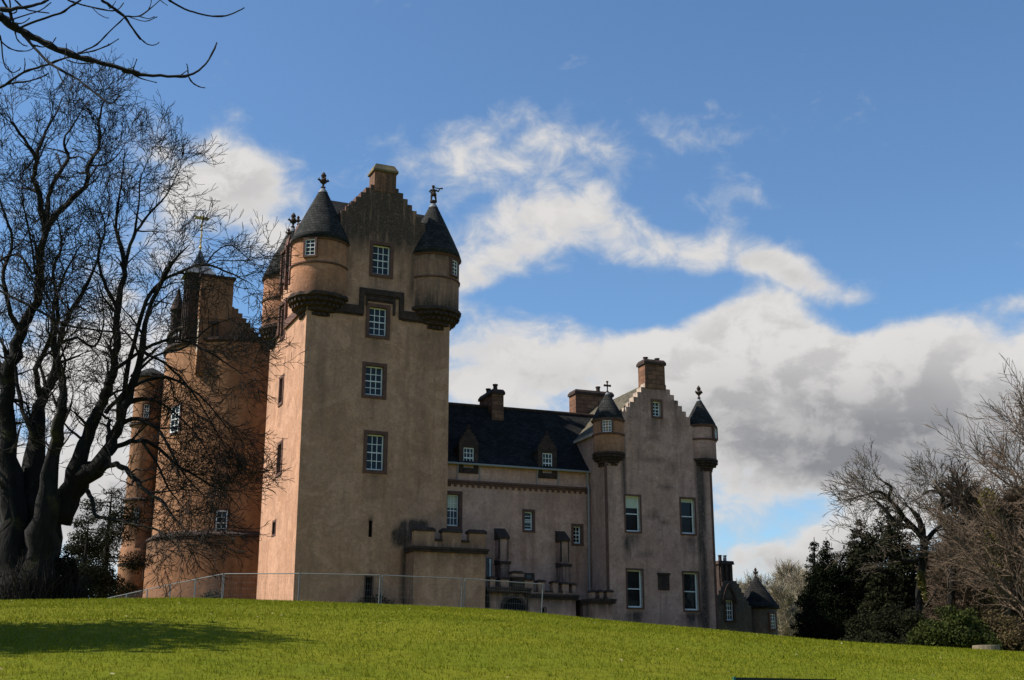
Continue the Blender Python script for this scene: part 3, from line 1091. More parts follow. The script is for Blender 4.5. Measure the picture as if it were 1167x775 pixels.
def turret_window(t, ctr, r, ang_from_cam, z0, z1, w, cols=2, rows=4, pane='pane', off=.1):
    """small window let into a turret wall, its bearing measured from the direction of the camera"""
    base = math.atan2(-ctr[1], -ctr[0]) + R(ang_from_cam)
    d = Vector((math.cos(base), math.sin(base), 0))
    c = Vector((ctr[0], ctr[1], 0)) + d * (r * math.cos(math.asin(min(.9, (w / 2 + .1) / r))))
    fr = Frame(c, u=Vector((-d.y, d.x, 0)), n=d)
    mb = MB()
    s = .11
    h = w / 2
    for (a, b_, c_, e_) in ((-h - s, -h, z0 - s, z1 + s), (h, h + s, z0 - s, z1 + s), (-h, h, z1, z1 + s), (-h, h, z0 - s, z0)):
        mb.box(fr, a, b_, c_, e_, -.1, .05 + off, 0)
    f = .04
    for (a, b_, c_, e_) in ((-h, -h + f, z0, z1), (h - f, h, z0, z1), (-h + f, h - f, z0, z0 + f), (-h + f, h - f, z1 - f, z1), (-h + f, h - f, (z0 + z1) / 2 - .02, (z0 + z1) / 2 + .02)):
        mb.box(fr, a, b_, c_, e_, off - .06, off + .01, 1)
    for i in range(1, cols):
        x = -h + 2 * h * i / cols
        mb.box(fr, x - .012, x + .012, z0 + f, z1 - f, off - .05, off + .003, 1)
    for j in range(1, rows):
        if j * 2 == rows:
            continue
        zz = z0 + (z1 - z0) * j / rows
        mb.box(fr, -h + f, h - f, zz - .012, zz + .012, off - .05, off + .005, 1)
    mb.face([fr.pt(-h, z0, off - .045), fr.pt(h, z0, off - .045), fr.pt(h, z1, off - .045), fr.pt(-h, z1, off - .045)], 2)
    mb.build('turret_window', [M['red_stone'], M['white_paint'], M[pane]], t)


turret_window(tL, ctL, 1.62, -20, 23.3, 24.25, .58)
turret_window(tR, ctR, 1.62, 52, 23.3, 24.2, .5, pane='pane_dark')

# carved dormers on the south wallhead
for du in (3.3, 5.6):
    mb = MB()
    mb.box(TS, du - .6, du + .6, 23.6, 25.5, -.6, .08)
    mb.box(TS, du - .72, du - .5, 22.9, 25.5, -.1, .2)
    mb.box(TS, du + .5, du + .72, 22.9, 25.5, -.1, .2)
    mb.box(TS, du - .75, du + .75, 25.503, 25.68, -.6, .22)
    mb.box(TS, du - .55, du + .55, 25.683, 26.5, -.25, .12, top_in=.16)
    d = mb.build('dormer', M['red_stone'], castle)
    pb = MB()
    pb.box(TS, du - .35, du + .35, 23.9, 25.2, .05, .09)
    pb.build('pane', M['pane_dark'], d)
    finial(TS.pt(du, 0, -.05), 26.5, .6, d, mat='dark_stone')

# ---- main block behind, mostly hidden ---------------------------------
mb = MB()
mb.box(T, 3.2, 8.3, Z0, 21, -24, -TD - .01)
mb.build('main_block_wall', M['harl_orange'], castle)
mb = MB()
for sg, ue in ((-1, 3.1), (1, 8.4)):
    mb.face([P(ue, 20.95, -TD), P(5.75, 23.2, -TD), P(5.75, 23.2, -24), P(ue, 20.95, -24)])
mb.build('main_block_roof', M['slate_dark'], castle)

# ---- low wing ----------------------------------------------------------
wA = (0.46, 1.17, 8.74, 10.56)
wB = (5.24, 5.78, 8.71, 9.80)
wC = (8.38, 8.88, 8.05, 9.08)
w_st = [column(9.3, .3, 4, 11, .35), below(.8, 8.6, .5, 1.5, .5), blob(4.6, 6.7, 1.3, .1, .6), below(5.5, 8.5, .4, .8, .35), below(3.0, 11.1, 2.5, 1.2, .22),
        below(7.0, 11.1, 2.2, 1.5, .22), column(2.6, .5, 3, 8.3, .35), column(7.2, .4, 3, 8.0, .35)]
w_ru = [column(5.2, .16, 6.2, 8.6, .9), column(5.75, .18, 5.6, 8.6, .75), column(8.6, .55, 4.5, 8.0, .7), column(8.9, .2, 4.5, 8.0, .8), column(6.9, .9, 8.0, 11.1, .45), blob(4.6, 8.3, .9, .6, .45),
        column(1.7, .1, 11.5, 12.3, .9), column(6.5, .15, 11.5, 12.3, .9), column(7.1, .15, 11.5, 12.3, .8)]
facade('wing_wall', W, 0, 9.46, Z0, 12.38, [wA, wB, wC], [M['harl_wing'], M['red_stone']], castle, w_st, w_ru, label='lower pink wing wall in shade')
sash_window(W, *wA, 3, 4, castle, sur=.2, blind=.38, pane='pane_dark')
sash_window(W, *wB, 1, 5, castle, sur=.13, pane='pane_dark')
sash_window(W, *wC, 2, 4, castle, sur=.14, pane='pane_dark')
mb = MB()
mb.box(W, .0, 9.40, 11.17, 11.29, -.04, .10, 0)
mb.box(W, .0, 9.40, 11.293, 11.41, -.04, .17, 0)
k = .15
while k < 9.2:
    mb.box(W, k, k + .14, 11.03, 11.168, -.04, .08, 0)
    k += .36
mb.build('string_course', M['red_stone'], castle)
# roof with a slight kick at the eaves
mb = MB()
Q = W.pt
for a, b_ in (((12.36, .22), (13.15, -.6)), ((13.15, -.6), (16.82, -4.0))):
    n = 4
    ua, ub = (9.44 if a[0] < 13 else 9.5), (9.5 if b_[0] < 14 else 11.75)
    mb.face([Q(-.5, a[0], a[1]), Q(ua, a[0], a[1]), Q(ub, b_[0], b_[1]), Q(-.5, b_[0], b_[1])])
mb.face([Q(11.75, 16.82, -4.0), Q(9.5, 12.4, -8.0), Q(-.5, 12.4, -8.0), Q(-.5, 16.82, -4.0)][::-1])
mb.build('wing_roof', M['slate_dark'], castle)
mb = MB()
mb.tube([Q(-.3, 16.86, -4.0), Q(11.7, 16.86, -4.0)], [.1, .1], 6)
mb.build('ridge_tiles', M['dark_stone'], castle)
mb = MB()
mb.tube([Q(0, 12.36, .28), Q(9.5, 12.34, .28)], [.065, .065], 6)
mb.build('gutter', M['pipe'], castle)
mb = MB()
mb.tube([Q(9.25, 12.3, .26), Q(9.25, 12.1, .26), Q(9.3, 11.6, .1), Q(9.3, 11.4, .26), Q(9.3, Z0 + 1, .12)], [.06] * 5, 7)
mb.build('downpipe', M['pipe'], castle)
mb = MB()
mb.face([Q(0, Z0, -8), Q(0, 12.4, -8), Q(9.46, 12.4, -8), Q(9.46, Z0, -8)])
mb.build('wing_wall', M['harl_wing'], castle)

# wing dormers
for du, dz in ((1.72, 12.16), (6.72, 12.15)):
    mb = MB()
    mb.box(W, du - .60, du - .32, dz - .32, 13.5, -1.2, .07, 0)
    mb.box(W, du + .32, du + .60, dz - .32, 13.5, -1.2, .07, 0)
    mb.box(W, du - .319, du + .319, dz - .32, dz - .003, -.3, .09, 0)
    mb.box(W, du - .319, du + .319, 13.37, 13.498, -.3, .07, 0)
    # scrolled pediment
    for i in range(5):
        hw = .60 * (1 - (i / 5) ** 1.4)
        mb.box(W, du - hw, du + hw, 13.502 + .19 * i, 13.50 + .19 * (i + 1), -.16, .06 - .004 * i, 0)
    d = mb.build('dormer', M['dark_stone'], castle)
    sb = MB()
    u0, u1, z0_, z1_ = du - .318, du + .318, dz, 13.36
    f = .05
    for (a, b_, c_, e_) in ((u0, u0 + f, z0_, z1_), (u1 - f, u1, z0_, z1_), (u0 + f, u1 - f, z0_, z0_ + f), (u0 + f, u1 - f, z1_ - f, z1_), (u0 + f, u1 - f, (z0_ + z1_) / 2 - .03, (z0_ + z1_) / 2 + .03)):
        sb.box(W, a, b_, c_, e_, -.08, .0)
    for i in (1, 2):
        x = u0 + (u1 - u0) * i / 3
        sb.box(W, x - .014, x + .014, z0_ + f, z1_ - f, -.07, -.006)
    for i in (1, 3):
        zz = z0_ + (z1_ - z0_) * i / 4
        sb.box(W, u0 + f, u1 - f, zz - .014, zz + .014, -.07, -.008)
    sb.build('sash', M['white_paint'], d)
    pb = MB()
    pb.face([W.pt(u0, z0_, -.06), W.pt(u1, z0_, -.06), W.pt(u1, z1_, -.06), W.pt(u0, z1_, -.06)])
    pb.build('pane', M['pane'], d)
    rb = MB()
    for sg in (-1, 1):
        pts = [W.pt(du + sg * .68, 13.42, .02), W.pt(du, 14.25, .02 - .1), W.pt(du, 14.25, -1.7), W.pt(du + sg * .68, 13.42, -1.0)]
        rb.face(pts if sg < 0 else pts[::-1])
    rb.build('dormer_roof', M['slate_dark'], d)
    finial(W.pt(du, 0, -.05), 14.38, .42, d, mat='dark_stone')
    for sg in (-1, 1):
        gb = MB()
        gb.tube([W.pt(du + sg * .68, 12.3, .2), W.pt(du + sg * .68, 12.05, .12), W.pt(du + sg * .68, 11.42, .08)], [.035] * 3, 5)
        gb.build('downpipe', M['pipe'], d)


def chimney(fr, u0, u1, z0, z1, o0, o1, pots, label=None, mat='ashlar', cope='dark_stone', pot_h=.42):
    mb = MB()
    mb.box(fr, u0, u1, z0, z1, o0, o1, 0)
    c = mb.build('chimney', M[mat], castle)
    if label:
        c['label'] = label
    mb = MB()
    mb.box(fr, u0 - .08, u1 + .08, z1 + .003, z1 + .16, o0 - .08, o1 + .08)
    mb.box(fr, u0 - .08, u1 + .08, z1 + .163, z1 + .33, o0 - .08, o1 + .08, top_in=.1)
    mb.build('chimney_cope', M[cope], c)
    for (pu, po) in pots:
        mb = MB()
        p = fr.pt(pu, 0, po)
        zz = z1 + .33
        mb.lathe(p, [(.15, zz - .02), (.13, zz + pot_h * .7), (.17, zz + pot_h * .8), (.17, zz + pot_h), (.11, zz + pot_h), (.11, zz + pot_h * .6)], 12, 0)
        mb.build('chimney_pot', M['dark_stone'], c, smooth=False)
    return c


u_a, _ = W.hit(561, 470, -3.1)
u_b, zt_ = W.hit(574, 449, -3.1)
chimney(W, u_a, u_b, 14.5, zt_ - .05, -5.5, -3.1, [((u_a + u_b) / 2, -3.6), ((u_a + u_b) / 2, -4.9)], 'brown stone stack on the wing roof')
u_a, zt_ = W.hit(656, 447, -6.5)
u_b, _ = W.hit(692, 448, -6.5)
chimney(W, u_a, u_b + .4, 12, zt_ - .1, -7.6, -6.5, [(u_a + 1.9, -7.0)], 'wide stack behind the wing roof')

# wing buttresses with sloped caps
for xa, xb, ycap, ytier in ((569.3, 580.3, 614, 643), (639.6, 649.6, 617, 646)):
    u0, zt = W.hit(xa, ycap, .7)
    u1, zm = W.hit(xb, ytier, .9)
    mb = MB()
    mb.box(W, u0 - .02, u1 + .02, Z0, zm, -.05, .95, 0)
    mb.box(W, u0, u1, zm + .001, zt, -.05, .7, 0)
    mb.attr = {'stain': [.6 if z_ < zm + .1 else .15 for (_, _, z_) in mb.v], 'rust': [.2] * len(mb.v)}
    b_ = mb.build('buttress', M['harl_wing'], castle)
    for q_ in (u0, u1):
        eb = MB()
        eb.box(W, q_ - .03, q_ + .03, zm + .3, zt - .01, .6, .72)
        eb.build('quoin_strip', M['dark_stone'], b_)
    for (zz0, zz1, of) in ((zm + .002, zm + .30, 1.02), (zt + .002, zt + .72, .8)):
        cb = MB()
        a = [W.pt(u0 - .08, zz0, -.05), W.pt(u1 + .08, zz0, -.05), W.pt(u1 + .08, zz0, of), W.pt(u0 - .08, zz0, of)]
        t_ = [W.pt(u0 - .08, zz1, -.05), W.pt(u1 + .08, zz1, -.05), W.pt(u1 + .08, zz0 + .14, of), W.pt(u0 - .08, zz0 + .14, of)]
        cb.face([a[3], a[2], t_[2], t_[3]])
        cb.face([t_[3], t_[2], t_[1], t_[0]])
        cb.face([a[0], a[3], t_[3], t_[0]])
        cb.face([a[2], a[1], t_[1], t_[2]])
        cb.face(a)
        cb.build('buttress_cap', M['dark_stone'], b_)


def battlement(fr, u0, u1, o0, o1, ztop, merlons, name, mat, gap_z, label=None, cope=.16, openings=(), string=True, stain=.5, base=Z0):
    """projecting box with a string course, merlons and dark copings"""
    w = facade(name, fr, u0, u1, base, ztop, list(openings), [M[mat], M['red_stone']], castle,
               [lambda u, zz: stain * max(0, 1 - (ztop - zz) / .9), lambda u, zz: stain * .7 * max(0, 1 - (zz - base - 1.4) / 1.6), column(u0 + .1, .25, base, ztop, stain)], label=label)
    mb = MB()
    P = fr.pt
    mb.face([P(u0, base, o0), P(u0, base, o1), P(u0, ztop, o1), P(u0, ztop, o0)])
    mb.face([P(u1, base, o1), P(u1, base, o0), P(u1, ztop, o0), P(u1, ztop, o1)])
    mb.face([P(u0, ztop, o1), P(u1, ztop, o1), P(u1, ztop, o0), P(u0, ztop, o0)])
    mb.attr = {'stain': [stain] * len(mb.v), 'rust': [0.0] * len(mb.v)}
    mb.build('side_wall', M[mat], w)
    if string:
        sb = MB()
        sb.box(fr, u0 - .12, u1 + .12, ztop + .003, ztop + .14, o0, o1 + .14)
        sb.box(fr, u0 - .16, u1 + .16, ztop + .143, ztop + .27, o0, o1 + .2)
        sb.build('string_course', M['dark_stone'], w)
    zz = ztop + (.272 if string else .003)
    for (a, b_, zt) in merlons:
        mm = MB()
        mm.box(fr, a, b_, zz, zt, o1 - .42, o1 + .02)
        mm.attr = {'stain': [.15 if z_ > zt - .3 else .5 for (_, _, z_) in mm.v], 'rust': [.1] * len(mm.v)}
        m_ = mm.build('merlon', M[mat], w)
        cm = MB()
        cm.box(fr, a - .07, b_ + .07, zt + .003, zt + cope, o1 - .5, o1 + .1, top_in=.02)
        cm.box(fr, a - .03, b_ + .03, zt + cope + .002, zt + cope * 1.5, o1 - .46, o1 + .06, top_in=.1)
        cm.build('merlon_cope', M['dark_stone'], m_)
    for i in range(len(merlons) - 1):
        a, b_ = merlons[i][1], merlons[i + 1][0]
        if b_ - a > .05:
            mm = MB()
            mm.box(fr, a + .003, b_ - .003, zz, gap_z, o1 - .40, o1 - .02)
            mm.attr = {'stain': [.4] * len(mm.v), 'rust': [0.0] * len(mm.v)}
            m_ = mm.build('parapet', M[mat], w)
            cm = MB()
            cm.box(fr, a + .003, b_ - .003, gap_z + .003, gap_z + cope * .8, o1 - .46, o1 + .05)
            cm.build('parapet_cope', M['dark_stone'], m_)
    return w


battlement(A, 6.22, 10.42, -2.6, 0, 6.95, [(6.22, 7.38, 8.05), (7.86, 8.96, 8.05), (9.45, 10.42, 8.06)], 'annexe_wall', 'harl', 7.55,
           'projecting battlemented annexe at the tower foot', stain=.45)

# terrace porch in front of the wing
V = Frame(W.pt(0, 0, 2.1), 69.0)


def vx(px):
    return V.hit(px, 670)[0]


def vz(px, py):
    return V.hit(px, py)[1]


uL, uM, uR = vx(556.5), vx(600), vx(656)
zs = vz(610, 675)
arch = (vx(571), vx(596), 2.0, vz(583, 682))
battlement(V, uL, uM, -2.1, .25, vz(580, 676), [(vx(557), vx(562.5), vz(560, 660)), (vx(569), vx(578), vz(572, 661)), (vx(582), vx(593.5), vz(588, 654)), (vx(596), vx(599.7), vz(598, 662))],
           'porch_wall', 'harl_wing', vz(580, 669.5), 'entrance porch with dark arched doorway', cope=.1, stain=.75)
mb = MB()
uc, wr = (arch[0] + arch[1]) / 2, (arch[1] - arch[0]) / 2
zc = arch[3] - wr
arc = [(uc + wr * math.cos(math.pi * k / 16), zc + wr * math.sin(math.pi * k / 16)) for k in range(17)]
for k in range(16):
    (a1, b1), (a2, b2) = arc[k], arc[k + 1]
    o1 = (uc + (a1 - uc) * 1.22, zc + (b1 - zc) * 1.22)
    o2 = (uc + (a2 - uc) * 1.22, zc + (b2 - zc) * 1.22)
    mb.face([V.pt(*o1, .33), V.pt(*o2, .33), V.pt(a2, b2, .33), V.pt(a1, b1, .33)], 0)
    mb.face([V.pt(*o2, .33), V.pt(*o1, .33), V.pt(*o1, .2), V.pt(*o2, .2)], 0)
    mb.face([V.pt(a1, b1, .33), V.pt(a2, b2, .33), V.pt(a2, b2, .257), V.pt(a1, b1, .257)], 0)
mb.face([V.pt(a, b, .258) for a, b in arc] + [V.pt(arch[0], 1.0, .258), V.pt(arch[1], 1.0, .258)], 1)
mb.build('doorway', [M['dark_stone'], M['void']], castle)
mb = MB()
a, b_ = vx(581.5), vx(594)
mb.box(V, a, b_, vz(588, 671), vz(588, 660), .0, .42, 0)
mb.box(V, a - .06, b_ + .06, vz(588, 660) + .003, vz(588, 658), -.1, .48, 0)
mb.build('carved_panel', M['dark_stone'], castle)
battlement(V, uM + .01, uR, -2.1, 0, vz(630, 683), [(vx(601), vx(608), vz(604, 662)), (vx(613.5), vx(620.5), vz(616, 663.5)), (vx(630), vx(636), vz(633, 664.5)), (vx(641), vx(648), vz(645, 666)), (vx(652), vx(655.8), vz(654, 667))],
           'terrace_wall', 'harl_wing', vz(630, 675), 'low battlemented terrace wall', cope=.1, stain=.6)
slit(V, vx(616), vx(620), vz(618, 700), vz(618, 693), castle, sur=.05, off=.22)
uw0, uw1 = vx(600.5), vx(607)
mb = MB()
mb.box(W, *[W.hit(x_, 660)[0] for x_ in (597.5, 608.5)], W.hit(600, 672)[1], W.hit(600, 653)[1], -.02, .06, 0)
mb.box(W, *[W.hit(x_, 660)[0] for x_ in (599.5, 605)], W.hit(600, 671)[1], W.hit(600, 655)[1], .062, .08, 1)
mb.build('window', [M['dark_stone'], M['pane']], castle)
mb = MB()
mb.box(W, *[W.hit(x_, 645)[0] for x_ in (554, 560.5)], W.hit(556, 658)[1], W.hit(556, 636)[1], -.02, .03, 0)
mb.box(W, *[W.hit(x_, 645)[0] for x_ in (557.5, 559.5)], W.hit(556, 657)[1], W.hit(556, 637)[1], .032, .05, 1)
mb.build('window', [M['pane_dark'], M['white_paint']], castle)
# little forebuilding at the block's corner
V2 = Frame(B.pt(0, 0, .9), 69.0)
g2 = lambda x_, y_: V2.hit(x_, y_)
battlement(V2, g2(674, 690)[0], g2(698.5, 690)[0], -3.3, 0, g2(685, 688)[1],
           [(g2(674.5, 680)[0], g2(678, 680)[0], g2(676, 675)[1]), (g2(683, 680)[0], g2(687, 680)[0], g2(685, 675)[1]), (g2(692, 680)[0], g2(698, 680)[0], g2(695, 675)[1])],
           'forebuilding_wall', 'harl_wing', g2(685, 682)[1], 'small battlemented forebuilding at the block corner', cope=.1, stain=.7)

# ---- gabled block ------------------------------------------------------
BU0, BU1, BC = 9.46, 16.5, 12.92
bw = [(10.68, 11.62, 8.60, 10.70), (14.36, 15.28, 8.62, 10.72), (10.68, 11.64, 4.24, 6.38), (14.36, 15.32, 4.16, 6.34)]
gw = (12.68, 13.22, 15.62, 16.57)
bsteps = []
x, z = 10.62, 15.75
while x < 12.2 - .01:
    bsteps.append((x, x + .262, z))
    x += .262
    z += .325
xi = x
bcols = [(BU0, 10.62, 15.2)] + bsteps + [(xi, 2 * BC - xi, z - .05)] + [(2 * BC - b_, 2 * BC - a_, zt) for a_, b_, zt in bsteps][::-1]
bcols.append((bcols[-1][1], BU1, 15.2))
b_st = [column(15.75, .32, 2.4, 15.0, 1.0), column(10.75, .3, 6.8, 8.5, .9), below(11.1, 8.5, .7, 1.0, .9), below(11.2, 4.1, .8, 1.6, 1.0), below(14.9, 4.1, .9, 1.6, 1.0), below(14.9, 8.5, .7, 1.2, .75),
        column(10.62, .22, 9.5, 14.5, .7), below(12.9, 15.5, .6, 1.8, .7), below(12.9, 18.0, 1.0, 3.0, .5), below(11.4, 16.8, .5, 3.0, .55), below(14.4, 16.8, .6, 3.4, .6), below(12.0, 17.5, .4, 3.2, .5),
        blob(12.5, 12.9, 1.2, .22, .45), blob(13.4, 11.4, .6, .22, .6), blob(12.6, 9.6, .8, .3, .5), blob(13.2, 9.3, .4, .18, .6), blob(11.6, 13.4, .8, .16, .5), blob(13.9, 12.5, .5, .2, .5), blob(12.6, 14.2, .7, .15, .45),
        blob(13.5, 2.9, 1.8, .35, .8), blob(15.9, 4.7, .3, .25, .7), blob(12.0, 7.3, .8, .12, .4)]
b_ru = [below(12.9, 17.8, .8, 2.6, .55), below(12.9, 15.4, .5, 1.5, .35)]
plq = (12.72, 13.35, 5.32, 6.14)
facade('gable_block_wall', B, BU0, BU1, Z0, bcols, bw + [gw], [M['harl_block'], M['step']], castle, b_st, b_ru, thick=.6, gable_from=15.2,
       label='crow-stepped gable of the end block')
for i, w in enumerate(bw):
    sash_window(B, *w, 1, 2, castle, sur=.09, pane='pane_dark', blind=(.30 if i == 0 else .06 if i == 1 else 0), depth=.26)
sash_window(B, *gw, 2, 4, castle, sur=.12, pane='pane')
mb = MB()
mb.box(B, plq[0] - .06, plq[1] + .06, plq[2] - .05, plq[3], -.02, .03, 0)
mb.box(B, plq[0] - .1, plq[1] + .1, plq[3] + .003, plq[3] + .12, -.02, .1, 0)
mb.build('plaque', M['dark_stone'], castle)
facade('gable_block_wall', BS, 0, 11, Z0, 14.75, [], [M['harl_block'], M['step']], castle, [lambda u, zz: .15], (), label='narrow south side of the end block')
mb = MB()
P = B.pt
mb.face([P(BU1, Z0, 0), P(BU1, Z0, -11), P(BU1, 14.75, -11), P(BU1, 14.75, 0)])
mb.face([P(BU1, Z0, -11), P(BU0, Z0, -11), P(BU0, 14.75, -11), P(BC, 17.7, -11), P(BU1, 14.75, -11)])
mb.build('gable_block_wall', M['harl_block'], castle)
mb = MB()
rz = 17.95
for sg, ue in ((-1, BU0 - .12), (1, BU1 + .12)):
    pts = [P(ue, 14.62, -.58), P(BC, rz, -.58), P(BC, rz, -11.1), P(ue, 14.62, -11.1)]
    mb.face(pts if sg < 0 else pts[::-1])
mb.face([P(BU0 - .1, 14.62, -.59), P(BU1 + .1, 14.62, -.59), P(BC, rz - .02, -.59)])
mb.build('gable_block_roof', M['slate_light'], castle)
mb = MB()
mb.box(B, BU0 - .16, BU0 - .02, 14.45, 14.62, -10.8, -.9)
mb.build('eaves_course', M['step'], castle)
for q_ in (BU0, BU1):
    mb = MB()
    mb.box(B, q_ - .07, q_ + .07, Z0, 12.6, -.07, .03)
    mb.build('quoin_strip', M['red_stone'], castle)
chimney(B, 12.22, 13.58, 17.3, 18.85, -.9, .02, [(12.5, -.4), (13.3, -.4)], 'square stack on the block gable', mat='ashlar', pot_h=.2)
cbL = B.pt(9.46 + .45, 0, -.5)
cbR = B.pt(16.5 - .3, 0, -.5)
t1 = turret(cbL, .92, 12.25, 13.2, 15.22, 17.0, castle, mat='harl_turret', cordon=[(14.3, .05)], label='small corner turret with stone cross', seg=30, smat='slate')
t2 = turret(cbR, .92, 12.3, 13.2, 15.3, 17.1, castle, mat='harl_block', cordon=[(14.4, .05)], label='small corner turret at the block end', seg=30, smat='slate')
finial(cbL, 17.0, .62, t1, 'cross')
finial(cbR, 17.1, .85, t2)
turret_window(t1, cbL, .92, -4, 14.36, 15.06, .52, cols=3, rows=4, off=.1)
turret_window(t2, cbR, .92, 68, 14.5, 15.1, .4, pane='pane_dark')

# ---- round tower -------------------------------------------------------
DC = Vector((-19.4, 86.0, 0))
DR = 5.45


def drum_z(py, dist=0.0):
    return at_y(230, py, DC.y - 4 + dist).z


zs = drum_z(612)
mb = MB()
prof = [(DR + .28, Z0)] + [(DR + .28, Z0 + (zs - Z0) * i / 12) for i in range(1, 13)]
mb.lathe(DC, prof, 72, 0)
n0 = len(mb.v)
zt = drum_z(391)
prof = [(DR, zs + (zt - zs) * i / 30) for i in range(31)]
mb.lathe(DC, prof, 72, 0)
st = []  # drum stains, which also stand in for the shade of branches
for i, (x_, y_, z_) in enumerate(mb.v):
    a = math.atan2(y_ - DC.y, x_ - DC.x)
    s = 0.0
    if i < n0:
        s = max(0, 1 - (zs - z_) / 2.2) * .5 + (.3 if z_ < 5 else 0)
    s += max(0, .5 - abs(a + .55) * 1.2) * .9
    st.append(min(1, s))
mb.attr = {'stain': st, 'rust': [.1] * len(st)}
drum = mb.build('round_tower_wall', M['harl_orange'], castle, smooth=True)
drum['label'] = 'orange harled round tower behind bare branches'
mb = MB()
mb.lathe(DC, [(DR - .02, zs + .3), (DR + .18, zs + .12), (DR + .36, zs + .04), (DR + .38, zs - .1), (DR + .26, zs - .14)], 72, 0)
mb.build('string_course', M['dark_stone'], castle)
# cap-house gable on top of the drum
D = Frame(DC + T.n * 4.25, 66.0)
dx = lambda px, py=370: D.hit(px, py)[0]
dz = lambda px, py: D.hit(px, py)[1]
gz0 = dz(230, 400)
ur0, ur1 = dx(267, 352), dx(299, 390)
ul = dx(226, 380)
zc0, zc1 = dz(268, 350), dz(299, 388)
cols = [(ul, ur0, zc0)]
for i in range(7):
    a = ur0 + (ur1 - ur0) * i / 7
    b_ = ur0 + (ur1 - ur0) * (i + 1) / 7
    cols.append((a, b_, zc0 + (zc1 - zc0) * (i + .3) / 7))
facade('cap_house_wall', D, ul, ur1, gz0 - 1.5, cols, [], [M['harl_orange'], M['step']], castle, [lambda u, zz: .3], (lambda u, zz: .3,), thick=.7, gable_from=gz0)
mb = MB()
mb.box(D, ul, ur1, gz0 - 1.5, gz0 - .01, -7.2, -.02)
mb.face([D.pt(ul, gz0, -.7), D.pt(dx(247, 350), zc0 - .5, -.7), D.pt(dx(247, 350), zc0 - .5, -7), D.pt(ul, gz0, -7)], 1)
mb.face([D.pt(dx(247, 350), zc0 - .5, -.7), D.pt(ur1, gz0, -.7), D.pt(ur1, gz0, -7), D.pt(dx(247, 350), zc0 - .5, -7)], 1)
mb.build('cap_house_roof', [M['harl_orange'], M['slate_dark']], castle)
# square stair head with lead spire and gilded vane
s0, s1 = dx(229, 330), dx(266, 330)
zh = dz(245, 317)
mb = MB()
mb.box(D, s0, s1, zc0 - 1.0, zh, -2.3, .05, 0)
mb.box(D, s0 - .12, s1 + .12, zh + .003, zh + .18, -2.42, .17, 1)
sh_ = mb.build('stair_head', [M['harl_orange'], M['dark_stone']], castle)
cp = D.pt(dx(229, 310) + .1, 0, -1.6)
mb = MB()
zb_, zp = at_y(229, 316, cp.y).z, at_y(229, 283, cp.y).z
fr = Frame(cp, 66)
w_ = 1.05
base = [fr.pt(-w_, zb_, -w_), fr.pt(w_, zb_, -w_), fr.pt(w_, zb_, w_), fr.pt(-w_, zb_, w_)]
mid = [fr.pt(a * .42, zb_ + (zp - zb_) * .4, b_ * .42) for a, b_ in ((-w_, -w_), (w_, -w_), (w_, w_), (-w_, w_))]
top = fr.pt(0, zp, 0)
for k in range(4):
    k2 = (k + 1) % 4
    mb.face([base[k2], base[k], mid[k], mid[k2]])
    mb.face([mid[k2], mid[k], top])
mb.face(base)
mb.build('lead_spire', M['lead'], sh_)
mb = MB()
mb.box(fr, -w_ + .4, w_ - .4, zb_ - 4.6, zb_ - .012, -w_ + .25, w_ - .25)
for a in (-1, 0, 1):
    for b_ in (-1, 0, 1):
        if a or b_:
            mb.box(fr, a * (w_ - .3) - .07, a * (w_ - .3) + .07, zb_ - 4.6, zb_ - .01, b_ * (w_ - .3) - .07, b_ * (w_ - .3) + .07)
mb.build('lantern', M['dark_stone'], sh_)
mb = MB()
zv = at_y(229, 246, cp.y).z
top = Vector((cp.x, cp.y, 0))
V3 = lambda u, z_: fr.pt(u, z_, 0)
mb.tube([V3(0, zp - .3), V3(0, zv)], [.055, .04], 6)
mb.lathe(top, [(.001, zp - .1), (.14, zp + .05), (.001, zp + .25)], 8)
zq = at_y(229, 262, cp.y).z
mb.lathe(top, [(.001, zq - .1), (.1, zq), (.001, zq + .1)], 8)
zq = at_y(229, 271, cp.y).z
mb.tube([V3(-.7, zq), V3(.7, zq)], [.025, .025], 5)
mb.tube([fr.pt(0, zq, -.7), fr.pt(0, zq, .7)], [.025, .025], 5)
zq = at_y(229, 249, cp.y).z
f_ = [(-.62, .16), (-.2, .12), (-.2, .17), (.3, .1), (.3, .2), (.5, 0), (.3, -.2), (.3, -.08), (-.2, -.12), (-.2, -.08), (-.62, -.16), (-.5, 0)]
for o_ in (-.012, .012):
    pts = [fr.pt(a, zq + b_, o_) for a, b_ in f_]
    mb.face(pts if o_ > 0 else pts[::-1])
for k in range(len(f_)):
    k2 = (k + 1) % len(f_)
    mb.face([fr.pt(f_[k][0], zq + f_[k][1], .012), fr.pt(f_[k][0], zq + f_[k][1], -.012), fr.pt(f_[k2][0], zq + f_[k2][1], -.012), fr.pt(f_[k2][0], zq + f_[k2][1], .012)])
mb.build('weathervane', M['gilt'], sh_)
